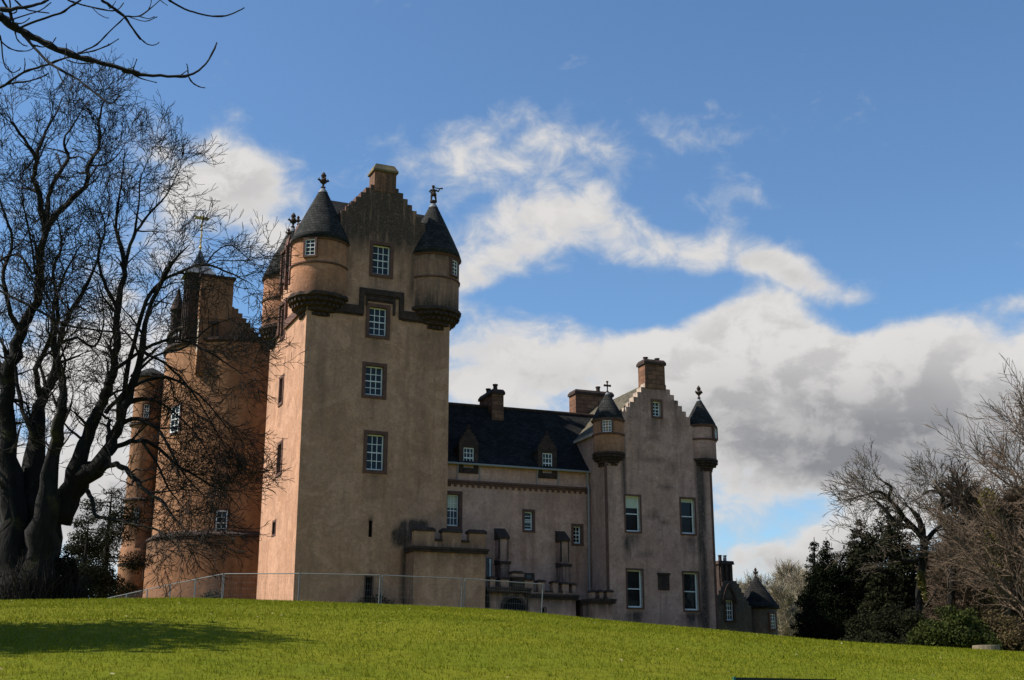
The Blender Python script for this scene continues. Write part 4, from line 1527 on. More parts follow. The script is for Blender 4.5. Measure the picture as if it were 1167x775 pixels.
# parapet balusters and small pinnacles left of the stair head
bal = MB()
zz = drum_z(391)
bal.lathe(DC, [(DR + .02, zz - .3), (DR + .2, zz - .15), (DR + .2, zz + .02), (.01, zz + .03)], 72, 0)
k = R(150)
while k < R(262):
    q = DC + Vector((math.cos(k), math.sin(k), 0)) * (DR - .12)
    bal.lathe(q, [(.09, zz), (.05, zz + .2), (.1, zz + .5), (.05, zz + .8), (.09, zz + 1.0)], 8)
    k += .38 / DR
bal.lathe(DC, [(DR - .28, zz + 1.0), (DR + .04, zz + 1.0), (DR + .04, zz + 1.18), (DR - .28, zz + 1.18), (DR - .28, zz + 1.0)], 40, 0, R(150), R(262))
bal.build('balustrade', M['dark_stone'], castle)
for px_, py_ in ((204, 330),):
    q = at_y(px_, py_, DC.y - 2.5)
    zz = q.z
    mb = MB()
    mb.lathe(q, [(.42, zz - 3.0), (.42, zz - 1.7), (.55, zz - 1.6), (.3, zz - .8), (.1, zz - .2), (.14, zz - .1), (.001, zz + .15)], 10)
    mb.build('pinnacle', M['dark_stone'], castle)
# slim stair turret on the far left of the drum
sc = at_y(158, 600, DC.y + .5)
mb = MB()
zt2 = drum_z(432, 4)
rr = 1.05
mb.lathe(sc, [(rr + .1, Z0 + (9 - Z0) * i / 6) for i in range(7)] + [(rr, 9.02 + (zt2 - 9) * i / 14) for i in range(15)], 24, 0)
mb.attr = {'stain': [.15] * len(mb.v), 'rust': [.1] * len(mb.v)}
stt = mb.build('stair_turret', M['harl_orange'], castle, smooth=True)
mb = MB()
for zz in (drum_z(637), drum_z(560), drum_z(470)):
    mb = MB()
    mb.lathe(sc, [(rr, zz - .15), (rr + .16, zz - .1), (rr + .18, zz + .02), (rr, zz + .12)], 24)
    mb.build('cordon', M['dark_stone'], stt)
mb = MB()
mb.lathe(sc, [(rr + .2, zt2), (rr + .24, zt2 + .12), (rr + .2, zt2 + .3), (rr * .5, zt2 + .75), (.05, zt2 + .95)], 24)
mb.build('turret_roof', M['slate'], stt)
for az_, py_ in ((-6, 470), (-12, 588)):
    zz = drum_z(py_, 4)
    turret_window(stt, sc, rr, az_, zz - .5, zz + .45, .36, cols=2, rows=3, pane='pane_dark')
# drum windows: one clear sash at lower right, a hooded one higher up
for px_, py_, hw_, hh_, pn in ((252.5, 596, .36, .8, 'pane'), (200, 478, .45, .9, 'pane_dark')):
    d_ = ray(px_, py_)
    a_ = d_.x ** 2 + d_.y ** 2
    b_ = -2 * (d_.x * DC.x + d_.y * DC.y)
    c_ = DC.x ** 2 + DC.y ** 2 - DR ** 2
    t_ = (-b_ - math.sqrt(b_ * b_ - 4 * a_ * c_)) / (2 * a_)
    p_ = d_ * t_
    n_ = Vector((p_.x - DC.x, p_.y - DC.y, 0)).normalized()
    fr = Frame(p_ - n_ * .02, u=Vector((-n_.y, n_.x, 0)), n=n_)
    sash_window(fr, -hw_, hw_, p_.z - hh_, p_.z + hh_, 2, 4, castle, sur=.13, depth=-.02, pane=pn)
d_ = at_y(268, 680, 80.6)

# ------------------------------------------------------------------ the lodge beyond the block
LD = Frame(at_y(818, 700, 90), 69.0)
lx = lambda px, py=690: LD.hit(px, py)[0]
lz = lambda px, py: LD.hit(px, py)[1]
lodge = thing('lodge', LD.pt(lx(840), 2.0), 'dark stone lodge with gothic window and conical turret beyond the castle', 'lodge')
u0, u1 = lx(812), lx(856)
uc = lx(834)
ap = lz(834, 662)
ev_ = lz(850, 692)
n = 6
cols = []
for i in range(n):
    a, b_ = u0 + (uc - .5 - u0) * i / n, u0 + (uc - .5 - u0) * (i + 1) / n
    cols.append((a, b_, ev_ + (ap - ev_) * (i + .7) / n))
cols.append((uc - .5, uc + .5, ap))
for i in range(n):
    a, b_ = uc + .5 + (u1 - uc - .5) * i / n, uc + .5 + (u1 - uc - .5) * (i + 1) / n
    cols.append((a, b_, ap - (ap - ev_) * (i + .6) / n))
lw = (lx(827), lx(836), lz(830, 707), lz(830, 684))
facade('lodge_wall', LD, u0, u1, Z0, cols, [lw], [M['harl_lodge'], M['dark_stone']], lodge, [lambda u, zz: .35], (), thick=.5, gable_from=ev_)
mb = MB()
mb.box(LD, u0 + .02, u1 - .02, Z0, ev_ - .1, -7, -.3)
mb.build('lodge_wall', M['harl_lodge'], lodge)
mb = MB()
for sg, ue in ((-1, u0 - .1), (1, u1 + .1)):
    pts = [LD.pt(ue, ev_ - .2, -.45), LD.pt(uc, ap - .3, -.45), LD.pt(uc, ap - .3, -7), LD.pt(ue, ev_ - .2, -7)]
    mb.face(pts if sg < 0 else pts[::-1])
mb.build('lodge_roof', M['slate_dark'], lodge)
w_ = sash_window(LD, *lw, 3, 4, lodge, sur=.14, stonemat='dark_stone', pane='pane')
# gothic hood over it
mb = MB()
wu = (lw[0] + lw[1]) / 2
zb_ = lw[3] - .25
hw = .66
out_, in_ = [], []
for k in range(11):
    t_ = k / 10
    out_.append((wu - hw + hw * t_, zb_ + 1.45 * math.sin(t_ * math.pi / 2) ** .9))
out_ = out_ + [(2 * wu - a, b) for a, b in out_[::-1][1:]]
for k in range(len(out_) - 1):
    (a, b), (c, d_) = out_[k], out_[k + 1]
    ia = (wu + (a - wu) * .76, zb_ + (b - zb_) * .76)
    ic = (wu + (c - wu) * .76, zb_ + (d_ - zb_) * .76)
    mb.face([LD.pt(c, d_, .12), LD.pt(a, b, .12), LD.pt(*ia, .12), LD.pt(*ic, .12)])
    mb.face([LD.pt(a, b, .12), LD.pt(c, d_, .12), LD.pt(c, d_, -.02), LD.pt(a, b, -.02)])
    mb.face([LD.pt(*ic, .12), LD.pt(*ia, .12), LD.pt(*ia, -.02), LD.pt(*ic, -.02)])
mb.build('window_hood', M['dark_stone'], lodge)
mb = MB()
cu0, cu1 = lx(821, 650), lx(836.5, 650)
zt = lz(829, 643)
mb.box(LD, cu0, cu1, ap - 1.2, zt, -1.2, -.2)
for i_ in range(3):
    xx = cu0 + (cu1 - cu0) * (i_ + .5) / 3
    mb.box(LD, xx - .09, xx + .09, ap - .9, zt - .01, -.21, -.1)
lc = mb.build('chimney', M['dark_stone'], lodge)
mb = MB()
mb.box(LD, cu0 - .1, cu1 + .1, zt + .003, zt + .25, -1.3, -.05, top_in=.05)
mb.build('chimney_cope', M['dark_stone'], lc)
for px_, mt in ((825.5, 'dark_stone'), (831, 'galv')):
    mb = MB()
    q = LD.pt(lx(px_, 640), 0, -.6)
    mb.lathe(q, [(.14, zt + .2), (.12, zt + .6), (.15, zt + .62), (.15, zt + .7), (.05, zt + .7)], 10)
    mb.build('chimney_pot', M[mt], lc)
# conical turret at the right
tc = LD.pt(LD.hit(863, 690, -1.2)[0], 0, -1.2)
mb = MB()
tcz = lambda py: at_y(862, py, tc.y).z
rr = 1.38
mb.lathe(tc, [(rr, Z0), (rr, tcz(694) / 2), (rr, tcz(694))], 28, 0)
mb.attr = {'stain': [.1] * len(mb.v), 'rust': [0.0] * len(mb.v)}
lt = mb.build('turret', M['harl_lodge'], lodge, smooth=True)
mb = MB()
mb.lathe(tc, [(rr - .05, tcz(695)), (rr + .24, tcz(694)), (rr + .20, tcz(691)), (rr * .62, tcz(675)), (.10, tcz(658)), (.02, tcz(656.5))], 28)
mb.build('turret_roof', M['slate_dark'], lt, smooth=True)
finial(tc, tcz(657.5), .7, lt)
turret_window(lt, tc, rr, 46, tcz(717), tcz(701), .5, cols=2, rows=4, off=.12)

# ------------------------------------------------------------------ trees
UP = Vector((0, 0, 1))


def rand_perp(d, rng):
    v = Vector((rng.uniform(-1, 1), rng.uniform(-1, 1), rng.uniform(-1, 1)))
    v -= d * v.dot(d)
    return v.normalized() if v.length > 1e-4 else d.orthogonal().normalized()


def limb(mb, p, d, L, r, lev, S, rng, mat=1):
    """one branch and, recursively, what grows from it"""
    seg = S['seg'][lev]
    n = max(2, int(L / seg))
    n = min(n, 9)
    pts, rad = [p.copy()], [r]
    d = d.normalized()
    for i in range(1, n + 1):
        wig = S['wig'][lev]
        d = (d + rand_perp(d, rng) * rng.uniform(0, wig) + UP * S['up'][lev]).normalized()
        pts.append(pts[-1] + d * (L / n))
        rad.append(max(S['rmin'], r * (1 - .75 * i / n)))
    sides = 6 if r > .09 else 4 if r > .03 else 3
    mb.tube(pts, rad, sides, mat, cap=False)
    grow(mb, pts, rad, L, lev + 1, S, rng)


def grow(mb, pts, rad, L, lev, S, rng, start=None):
    if lev >= S['levels']:
        return
    st = S['start'][lev] if start is None else start
    cnt = S['num'][lev]
    k = cnt * (L if S.get('per_m', False) else 1)
    k = int(k) + (1 if rng.random() < k - int(k) else 0)
    n = len(pts) - 1
    for c in range(k):
        t = st + (1 - st) * ((c + rng.random()) / max(1, k))
        i = min(n - 1, int(t * n))
        f = t * n - i
        p = pts[i].lerp(pts[i + 1], f)
        ax = (pts[i + 1] - pts[i]).normalized()
        ang = rng.uniform(*S['ang'][lev])
        q = rand_perp(ax, rng)
        if 'flat' in S:                                   # favour branches that spread sideways
            q = Vector((q.x, q.y, q.z * S['flat'])).normalized()
        d = ax * math.cos(ang) + q * math.sin(ang)
        rr = rad[i] * (1 - f) + rad[i + 1] * f
        cl = S['len'][lev] * rng.uniform(.6, 1.2) * (1 - .55 * t * S.get('taper', 1))
        limb(mb, p, d, cl, max(S['rmin'], min(rr * .62, S['rad'][lev] * rng.uniform(.7, 1.2))), lev, S, rng)
    # leader continues as a spray of finer shoots
    if lev < S['levels']:
        for c in range(S.get('tips', 2)):
            ax = (pts[-1] - pts[-2]).normalized()
            d = ax + rand_perp(ax, rng) * rng.uniform(.25, .7)
            limb(mb, pts[-1], d, S['len'][lev] * rng.uniform(.5, .9) * (.5 if lev == 1 else 1), max(S['rmin'], rad[-1] * .9), lev, S, rng)


def smooth_path(pts, rad, k=3):
    """Catmull-Rom through the traced points"""
    P, Rr = [], []
    n = len(pts)
    for i in range(n - 1):
        p0, p1, p2, p3 = pts[max(0, i - 1)], pts[i], pts[i + 1], pts[min(n - 1, i + 2)]
        for j in range(k):
            t = j / k
            t2, t3 = t * t, t * t * t
            P.append(0.5 * ((2 * p1) + (p2 - p0) * t + (2 * p0 - 5 * p1 + 4 * p2 - p3) * t2 + (3 * p1 - p0 - 3 * p2 + p3) * t3))
            Rr.append(rad[i] + (rad[i + 1] - rad[i]) * t)
    P.append(pts[-1])
    Rr.append(rad[-1])
    return P, Rr


def leaf_cloud(mb, blobs, n, size, rng, flat=0.0, hollow=.45, mat=0):
    """many leaf-sized faces through ellipsoid volumes"""
    vol = [b[3] * b[4] * b[5] for b in blobs]
    tot = sum(vol)
    for b, v in zip(blobs, vol):
        for _ in range(int(n * v / tot) + 1):
            while True:
                q = Vector((rng.uniform(-1, 1), rng.uniform(-1, 1), rng.uniform(-1, 1)))
                l = q.length
                if l < 1 and (l > hollow or rng.random() < .25):
                    break
            c = Vector((b[0] + q.x * b[3], b[1] + q.y * b[4], b[2] + q.z * b[5]))
            a = rand_perp(UP, rng)
            nrm = (q.normalized() * .6 + Vector((rng.uniform(-1, 1), rng.uniform(-1, 1), rng.uniform(-.6, 1)))).normalized()
            s = nrm.orthogonal().normalized()
            w = nrm.cross(s)
            th = rng.uniform(0, 6.28)
            s, w = s * math.cos(th) + w * math.sin(th), w * math.cos(th) - s * math.sin(th)
            z = size * rng.uniform(.6, 1.3)
            pts = [c - s * z, c + w * z * .45, c + s * z, c - w * z * .45]
            i0 = len(mb.v)
            mb.v.extend((p.x, p.y, p.z) for p in pts)
            mb.f.append((i0, i0 + 1, i0 + 2, i0 + 3))
            mb.m.append(mat)
            mb.uv.append(None)


# ---- the old multi-stemmed tree at the left ------------------------------
def build_old_tree():
    rng = random.Random(11)
    Y0 = 42.0
    base = at_y(36, 690, Y0)
    gz = tz(base.x, base.y)
    root = thing('bare_tree', (base.x, base.y, gz), 'huge bare old tree with many dark stems in front of the round tower', 'tree')
    tb, cb = MB(), MB()
    S = dict(levels=5, seg=[1, .26, .2, .16, .13], wig=[0, .56, .56, .52, .46], up=[0, -.005, .01, .02, .02], start=[0, .2, .15, .12, .1], num=[0, 1.5, 2.0, 2.5, 2.6],
             ang=[(0, 0), (.35, .95), (.35, .9), (.35, .9), (.35, .95)], len=[0, 1.95, 1.25, .78, .46], rad=[0, .08, .038, .02, .012], rmin=.0085, tips=2, per_m=True, flat=.9, taper=1.15)

    def stem(px, rads, dy, twigs=1.0, start=.25, trunk=False, lev=1, scale=1.0):
        n = len(px)
        pts = []
        for i, (x, y) in enumerate(px):
            t = i / (n - 1)
            pts.append(at_y(x, y, Y0 + dy[0] + (dy[1] - dy[0]) * t + (rng.uniform(-.25, .25) if i else 0)))
        P_, R_ = smooth_path(pts, rads, 4)
        P_ = [p + Vector((rng.uniform(-1, 1), rng.uniform(-1, 1), rng.uniform(-1, 1))) * min(.09, R_[i] * .3) for i, p in enumerate(P_)]
        R_ = [r * rng.uniform(.9, 1.12) * (.60 if not trunk else .58 + .30 * (1 - i / len(R_)) ** 1.5) for i, r in enumerate(R_)]
        L = sum((P_[i + 1] - P_[i]).length for i in range(len(P_) - 1))
        (tb if trunk else cb).tube(P_, R_, 18 if trunk else 7, 0, cap=True, rough=.3 if trunk else .12)
        S2 = dict(S)
        S2['num'] = [q * twigs for q in S['num'][:lev + 1]] + S['num'][lev + 1:]
        S2['len'] = [q * scale for q in S['len']]
        grow(cb, P_, R_, L, lev, S2, rng, start)
    # stems traced from the photograph, thickness in metres
    stem([(18, 692), (17, 640), (14, 580), (8, 500), (10, 430), (24, 380), (40, 343), (45, 300), (52, 262)], [.90, .76, .54, .40, .32, .28, .25, .22, .19], (0, -.6), .85, .2, True)
    stem([(52, 262), (46, 230), (39, 203), (41, 178), (22, 152), (12, 136)], [.2, .17, .15, .12, .08, .04], (-.6, -2.2))
    stem([(41, 178), (52, 150), (64, 128), (70, 112)], [.11, .08, .05, .025], (-1.2, -.3))
    stem([(52, 262), (70, 238), (96, 213), (101, 188), (113, 165), (113, 135), (118, 115)], [.2, .17, .15, .13, .10, .06, .03], (-.6, 1.2))
    stem([(101, 188), (118, 188), (133, 178), (145, 160)], [.08, .06, .04, .025], (.6, 1.8))
    stem([(52, 262), (56, 225), (64, 203), (77, 180), (73, 160), (86, 138), (96, 120)], [.17, .14, .12, .10, .07, .05, .025], (-.6, .3))
    stem([(31, 692), (32, 640), (35, 575), (39, 505), (48, 455), (62, 425), (66, 392), (80, 356), (97, 328), (110, 300), (118, 268)], [.88, .76, .54, .35, .25, .19, .15, .12, .10, .07, .04], (.3, 1.6), .9, .25, True)
    stem([(48, 455), (42, 420), (58, 385), (62, 345), (75, 310), (88, 285)], [.2, .15, .12, .09, .07, .04], (.8, -1.5))
    stem([(44, 692), (46, 640), (54, 575), (62, 515), (71, 470), (70, 430), (62, 395), (66, 350), (60, 310), (70, 280), (66, 252)], [.82, .68, .44, .28, .21, .17, .14, .11, .09, .06, .035], (-.4, -2.4), .9, .25, True)
    stem([(42, 692), (48, 635), (60, 590), (80, 555), (101, 495), (116, 460), (127, 428), (132, 395), (133, 352), (142, 303), (132, 262), (135, 232), (139, 205), (142, 172)],
         [.68, .60, .47, .36, .27, .23, .2, .175, .155, .13, .1, .07, .045, .025], (0, .5), .9, .25, True)
    stem([(142, 303), (152, 270), (168, 246), (190, 222), (206, 190)], [.12, .1, .075, .05, .02], (.4, 1.5))
    stem([(152, 270), (158, 235), (160, 205), (170, 180)], [.08, .06, .04, .02], (.6, -.8))
    stem([(133, 352), (118, 320), (112, 290), (120, 262), (112, 235)], [.11, .09, .07, .05, .025], (.3, -1.4))
    stem([(62, 592), (88, 552), (113, 530), (128, 500), (146, 455), (160, 405), (164, 370), (178, 335), (196, 300), (215, 280)], [.50, .42, .33, .25, .2, .17, .14, .12, .08, .03], (.1, -.8), .85, .25, True)
    stem([(135, 480), (148, 410), (163, 352), (180, 324), (208, 308), (234, 302), (262, 311), (284, 322)], [.16, .14, .12, .10, .085, .07, .05, .025], (0, -1.2), .9)
    stem([(234, 302), (248, 285), (264, 280), (280, 292)], [.05, .04, .03, .02], (-.8, -.6))
    stem([(108, 540), (124, 531), (140, 532), (153, 545), (167, 560), (185, 572), (198, 590), (214, 607)], [.2, .17, .15, .13, .1, .08, .05, .025], (-.2, -2.0), 1.0, .3)
    stem([(98, 560), (106, 572), (110, 588), (130, 592), (158, 599), (175, 603), (191, 611)], [.14, .12, .11, .09, .06, .05, .025], (-.4, -1.6), .9, .35)
    stem([(112, 532), (130, 512), (148, 503), (174, 506), (203, 531), (224, 543), (246, 556), (268, 560)], [.17, .15, .13, .11, .08, .06, .04, .02], (0, 1.2), 1.1)
    stem([(128, 500), (149, 477), (178, 488), (194, 514), (215, 547), (238, 570)], [.14, .12, .1, .07, .05, .02], (0, -1.5), 1.1)
    stem([(120, 470), (150, 442), (188, 430), (220, 445), (244, 468), (262, 492)], [.13, .11, .09, .06, .04, .02], (.2, 1.0), 1.1)
    stem([(132, 420), (165, 398), (200, 386), (236, 400), (258, 414), (276, 426)], [.12, .1, .08, .06, .04, .02], (0, -1.0), 1.1)
    stem([(150, 430), (178, 405), (212, 395), (240, 372), (268, 362)], [.1, .08, .06, .04, .02], (.4, 1.8), 1.1)
    stem([(146, 455), (170, 455), (198, 470), (226, 498), (246, 535)], [.1, .08, .06, .04, .02], (0, -1.2), 1.1)
    stem([(160, 400), (188, 415), (214, 440), (240, 480), (262, 520)], [.1, .08, .06, .04, .02], (.2, .8), 1.1)
    stem([(160, 500), (180, 530), (192, 556), (210, 580)], [.09, .07, .05, .02], (0, -.5), 1.1)
    stem([(0, 332), (28, 345), (56, 361), (82, 372), (127, 378), (160, 382)], [.08, .08, .07, .06, .05, .03], (-1.5, -2.6), 1.0, .05)
    stem([(10, 430), (-10, 400), (-30, 350), (-40, 300), (-20, 240), (-14, 190)], [.22, .2, .17, .14, .1, .04], (-.2, 1.0))
    stem([(24, 380), (10, 350), (4, 310), (14, 275), (2, 235), (-6, 205)], [.16, .13, .11, .08, .06, .03], (-.2, -1.8))
    stem([(40, 500), (22, 455), (18, 420), (2, 390), (-12, 350)], [.16, .13, .1, .08, .04], (.4, 2.0))
    stem([(6, 560), (-20, 520), (-60, 470), (-90, 410), (-110, 330)], [.3, .26, .22, .16, .06], (0, 1.0))
    stem([(-6, 300), (20, 290), (40, 312), (30, 250), (24, 225)], [.08, .07, .06, .05, .03], (-1.4, -2.4))
    stem([(66, 392), (88, 385), (108, 395), (118, 370), (116, 340)], [.1, .08, .07, .05, .03], (.5, 1.8))
    # flared roots bind the stems together at the ground
    trunk_c = at_y(36, 690, Y0)
    for a_, l_, r_ in ((-.2, .7, .4), (2.6, .7, .4), (3.8, .8, .4), (4.6, .7, .4), (5.5, .8, .4), (1.0, .6, .4)):
        d = Vector((math.cos(a_), math.sin(a_), 0))
        tb.tube([trunk_c + Vector((0, 0, .9)) + d * .3, trunk_c + d * (.3 + l_ * .45) + Vector((0, 0, .25)), trunk_c + d * (.4 + l_) + Vector((0, 0, -.75))], [r_ * 1.1, r_ * .8, r_ * .3], 9, rough=.3)
    tb.build('trunk', M['bark'], root, smooth=True)
    cb.build('crown', [M['bark'], M['twig']], root)
    # brushwood at its foot
    rs = random.Random(5)
    sx = MB()
    for k in range(1500):
        a_ = rs.uniform(0, 6.28)
        q = trunk_c + Vector((math.cos(a_) * rs.uniform(.4, 1.7) + .1, math.sin(a_) * rs.uniform(.4, 1.4), 0))
        q.z = tz(q.x, q.y) - .05
        h_ = rs.uniform(.5, 2.2) * (1 - .3 * abs(math.cos(a_)))
        d = Vector((rs.uniform(-.4, .4), rs.uniform(-.4, .4), 1)).normalized()
        m_ = q + d * h_ * .55
        sx.tube([q, m_, m_ + (d + rand_perp(d, rs) * .5).normalized() * h_ * .45], [.014, .01, .006], 3, 0, cap=False)
    sh = sx.build('brushwood', M['twig'], root)
    fb = MB()
    leaf_cloud(fb, [(trunk_c.x + .95, trunk_c.y, trunk_c.z + .7, .55, .6, 1.1), (trunk_c.x - 1.0, trunk_c.y - .2, trunk_c.z + .5, .7, .5, .9), (trunk_c.x + .2, trunk_c.y - .7, trunk_c.z + .3, 1.1, .4, .7)], 5200, .07, rs)
    fb.build('ivy', M['yew'], root)


build_old_tree()


# ---- horse chestnut beside the viewer: only its branch ends reach the frame
def build_chestnut():
    rng = random.Random(4)
    Yc = 7.2
    bx, by = -7.6, 6.2
    gz = tz(bx, by)
    root = thing('chestnut_tree', (bx, by, gz), 'near bare tree whose budded branch ends hang in from the top left corner', 'tree')
    tb = MB()
    tb.tube([Vector((bx, by, gz - .3)), Vector((bx + .03, by, gz + .6)), Vector((bx, by + .1, gz + 2.2)), Vector((bx - .1, by + .1, gz + 4.2)), Vector((bx - .2, by + .2, gz + 7.5)), Vector((bx, by, gz + 11))],
            [.5, .36, .32, .28, .2, .08], 12)
    tb.build('trunk', M['bark_near'], root, smooth=True)
    cb = MB()

    def bud(p, d, s):
        d = d.normalized()
        cb.tube([p - d * s * .3, p + d * s * .2, p + d * s * .9, p + d * s * 1.5], [s * .35, s * .52, s * .46, s * .05], 6)

    def tw(px, r0, r1, dy=(0, 0), b=True, k=3):
        n = len(px)
        pts = [at_y(x, y, Yc + dy[0] + (dy[1] - dy[0]) * i / (n - 1)) for i, (x, y) in enumerate(px)]
        P_, R_ = smooth_path(pts, [r0 + (r1 - r0) * i / (n - 1) for i in range(n)], k)
        for i in range(1, len(P_) - 1):                      # knuckled growth rings
            P_[i] += Vector((rng.uniform(-1, 1), rng.uniform(-1, 1), rng.uniform(-1, 1))) * R_[i] * .35
            if rng.random() < .3:
                R_[i] *= 1.35
        cb.tube(P_, R_, 6, 0)
        if b:
            bud(P_[-1], P_[-1] - P_[-2], max(.008, r1 * 1.9))
    s6 = lambda L: [(x / 5.9625, y / 5.9615) for x, y in L]          # enlarged crop back to photo pixels
    s7 = lambda L: [(140 + x / 7.047, y / 7.045) for x, y in L]
    # main limb out of the trunk
    p0 = Vector((bx - .1, by + .1, gz + 4.0))
    e_ = at_y(-2, 17, Yc)
    P_, R_ = smooth_path([p0, p0.lerp(e_, .4) + Vector((0, 0, .35)), p0.lerp(e_, .8) + Vector((0, 0, .25)), e_], [.14, .09, .05, .028], 5)
    cb.tube(P_, R_, 8)
    tw(s6([(-14, 100), (50, 150), (120, 200), (210, 250), (340, 310), (500, 378), (640, 410), (800, 460), (950, 500)]), .027, .012, (0, .3), False)
    tw(s7([(-5, 562), (80, 590), (240, 604), (420, 613), (535, 603), (610, 562), (690, 480), (752, 350)]), .012, .005, (.3, .5))
    tw(s7([(525, 605), (522, 560), (515, 522)]), .004, .003, (.45, .4))
    tw(s7([(460, 606), (520, 565)]), .003, .003, (.45, .4), False)
    tw(s7([(525, 610), (560, 665), (610, 695), (650, 704)]), .005, .003, (.45, .5))
    tw(s7([(70, 590), (90, 540), (110, 482)]), .004, .003, (.3, .2))
    tw(s7([(20, 560), (85, 540)]), .0035, .003, (.3, .2), False)
    tw(s7([(80, 597), (150, 632), (262, 661)]), .004, .003, (.3, .4))
    tw(s7([(82, 595), (72, 630)]), .003, .003, (.3, .4), False)
    tw(s6([(170, 250), (230, 320), (340, 432), (440, 490), (530, 540), (640, 625), (710, 680), (765, 700), (800, 665), (812, 650)]), .010, .004, (.05, -.3))
    tw(s6([(640, 625), (690, 605)]), .003, .0025, (-.2, -.25))
    tw(s6([(530, 540), (560, 500)]), .003, .0025, (-.1, -.15))
    tw(s6([(390, 475), (420, 545), (438, 590)]), .004, .003, (-.1, -.2))
    tw(s6([(-10, 600), (60, 560), (160, 495), (250, 460), (345, 430), (440, 395), (500, 380), (560, 350), (660, 300), (740, 220), (845, 118)]), .009, .004, (.6, .1), False)
    tw(s6([(540, 365), (640, 345), (740, 305), (800, 268)]), .005, .003, (.2, .1))
    tw(s6([(735, 305), (738, 295)]), .003, .002, (.1, .1), False)
    tw(s6([(0, 595), (80, 565), (200, 550), (290, 520), (325, 500)]), .006, .004, (.6, .5))
    tw(s6([(160, 495), (170, 440), (167, 395)]), .004, .0025, (.5, .4), False)
    tw(s6([(230, 480), (270, 480), (285, 465)]), .003, .0025, (.5, .5))
    tw(s6([(440, 390), (450, 340), (452, 295)]), .004, .0025, (.1, .1), False)
    tw(s6([(450, 405), (530, 430), (640, 430), (680, 405)]), .004, .003, (.1, .2))
    tw(s6([(690, 0), (750, 40), (800, 75), (850, 118), (900, 190), (955, 270)]), .010, .005, (.1, .2), False)
    tw(s7([(15, 145), (70, 220), (150, 315), (200, 355), (250, 362), (285, 345)]), .005, .003, (.2, .3))
    tw(s7([(10, 130), (70, 132), (135, 128), (215, 75), (305, -5)]), .005, .003, (.1, .2), False)
    tw(s7([(130, 130), (200, 150), (245, 138)]), .003, .0025, (.1, .1))
    tw(s7([(60, 140), (180, 172), (265, 140)]), .003, .0025, (.1, .1))
    tw(s7([(205, 80), (225, 30), (230, -10)]), .003, .002, (.1, .1), False)
    tw(s7([(300, 0), (330, 25), (360, 46)]), .003, .002, (.1, .1), False)
    tw(s7([(365, -6), (420, 30), (500, 75), (600, 105), (720, 130), (830, 128), (920, 92), (970, 65)]), .007, .004, (.0, .3))
    tw(s6([(460, 0), (530, 25), (630, 50), (740, 72), (800, 65), (836, 25)]), .006, .003, (.1, .2))
    tw(s6([(630, 55), (670, 95), (720, 120), (742, 122)]), .003, .0025, (.1, .1), False)
    tw(s6([(740, 60), (770, 35), (788, 5)]), .003, .002, (.1, .1), False)
    tw(s6([(140, 188), (250, 140), (410, 88), (480, 45), (550, 0)]), .008, .006, (.0, -.2), False)
    tw(s6([(-5, 62), (80, 60), (200, 42), (280, 20), (330, 0)]), .014, .006, (-.1, -.2), False)
    tw(s6([(90, 130), (180, 100), (270, 72), (340, 22)]), .005, .003, (0, 0))
    tw(s6([(100, 0), (170, 60), (230, 75), (325, 88)]), .005, .004, (0, .1))
    tw(s6([(15, -5), (60, 70), (80, 130), (120, 190)]), .008, .006, (-.1, 0), False)
    tw(s6([(65, 0), (75, 90), (95, 140)]), .006, .004, (-.1, 0), False)
    tw(s6([(120, 160), (160, 155), (195, 128)]), .004, .003, (0, 0))
    tw(s6([(80, 95), (110, 80), (120, 48)]), .004, .003, (0, 0))
    tw(s6([(100, 205), (115, 260), (150, 300), (180, 312)]), .005, .003, (0, .1))
    tw(s6([(0, 240), (10, 280), (60, 325), (120, 345), (190, 345), (250, 310)]), .006, .003, (.1, .3))
    tw(s6([(8, 285), (20, 400), (40, 460), (90, 492), (130, 475), (138, 458)]), .005, .003, (.1, .2), False)
    tw(s6([(210, 300), (290, 320), (350, 295), (376, 262)]), .004, .003, (.1, .1))
    cb.build('branches', M['bark_near'], root)
    # the rest of its crown, over and beside the viewer's left
    S = dict(levels=4, seg=[1, .6, .4, .25], wig=[0, .25, .3, .3], up=[0, .03, .04, .05], start=[0, .25, .25, .2], num=[0, 9, 5, 4], ang=[(0, 0), (.6, 1.1), (.5, 1.0), (.5, 1.0)],
             len=[0, 2.4, 1.2, .6], rad=[0, .09, .03, .012], rmin=.006, tips=1)
    ob = MB()
    t_pts = [Vector((bx - .2, by + .1, gz + 5)), Vector((bx - .4, by, gz + 7.5)), Vector((bx - .3, by - .4, gz + 10.5))]
    grow(ob, t_pts, [.24, .18, .08], 6, 1, S, rng, .1)
    ob.build('crown', [M['bark_near'], M['bark_near']], root)


build_chestnut()

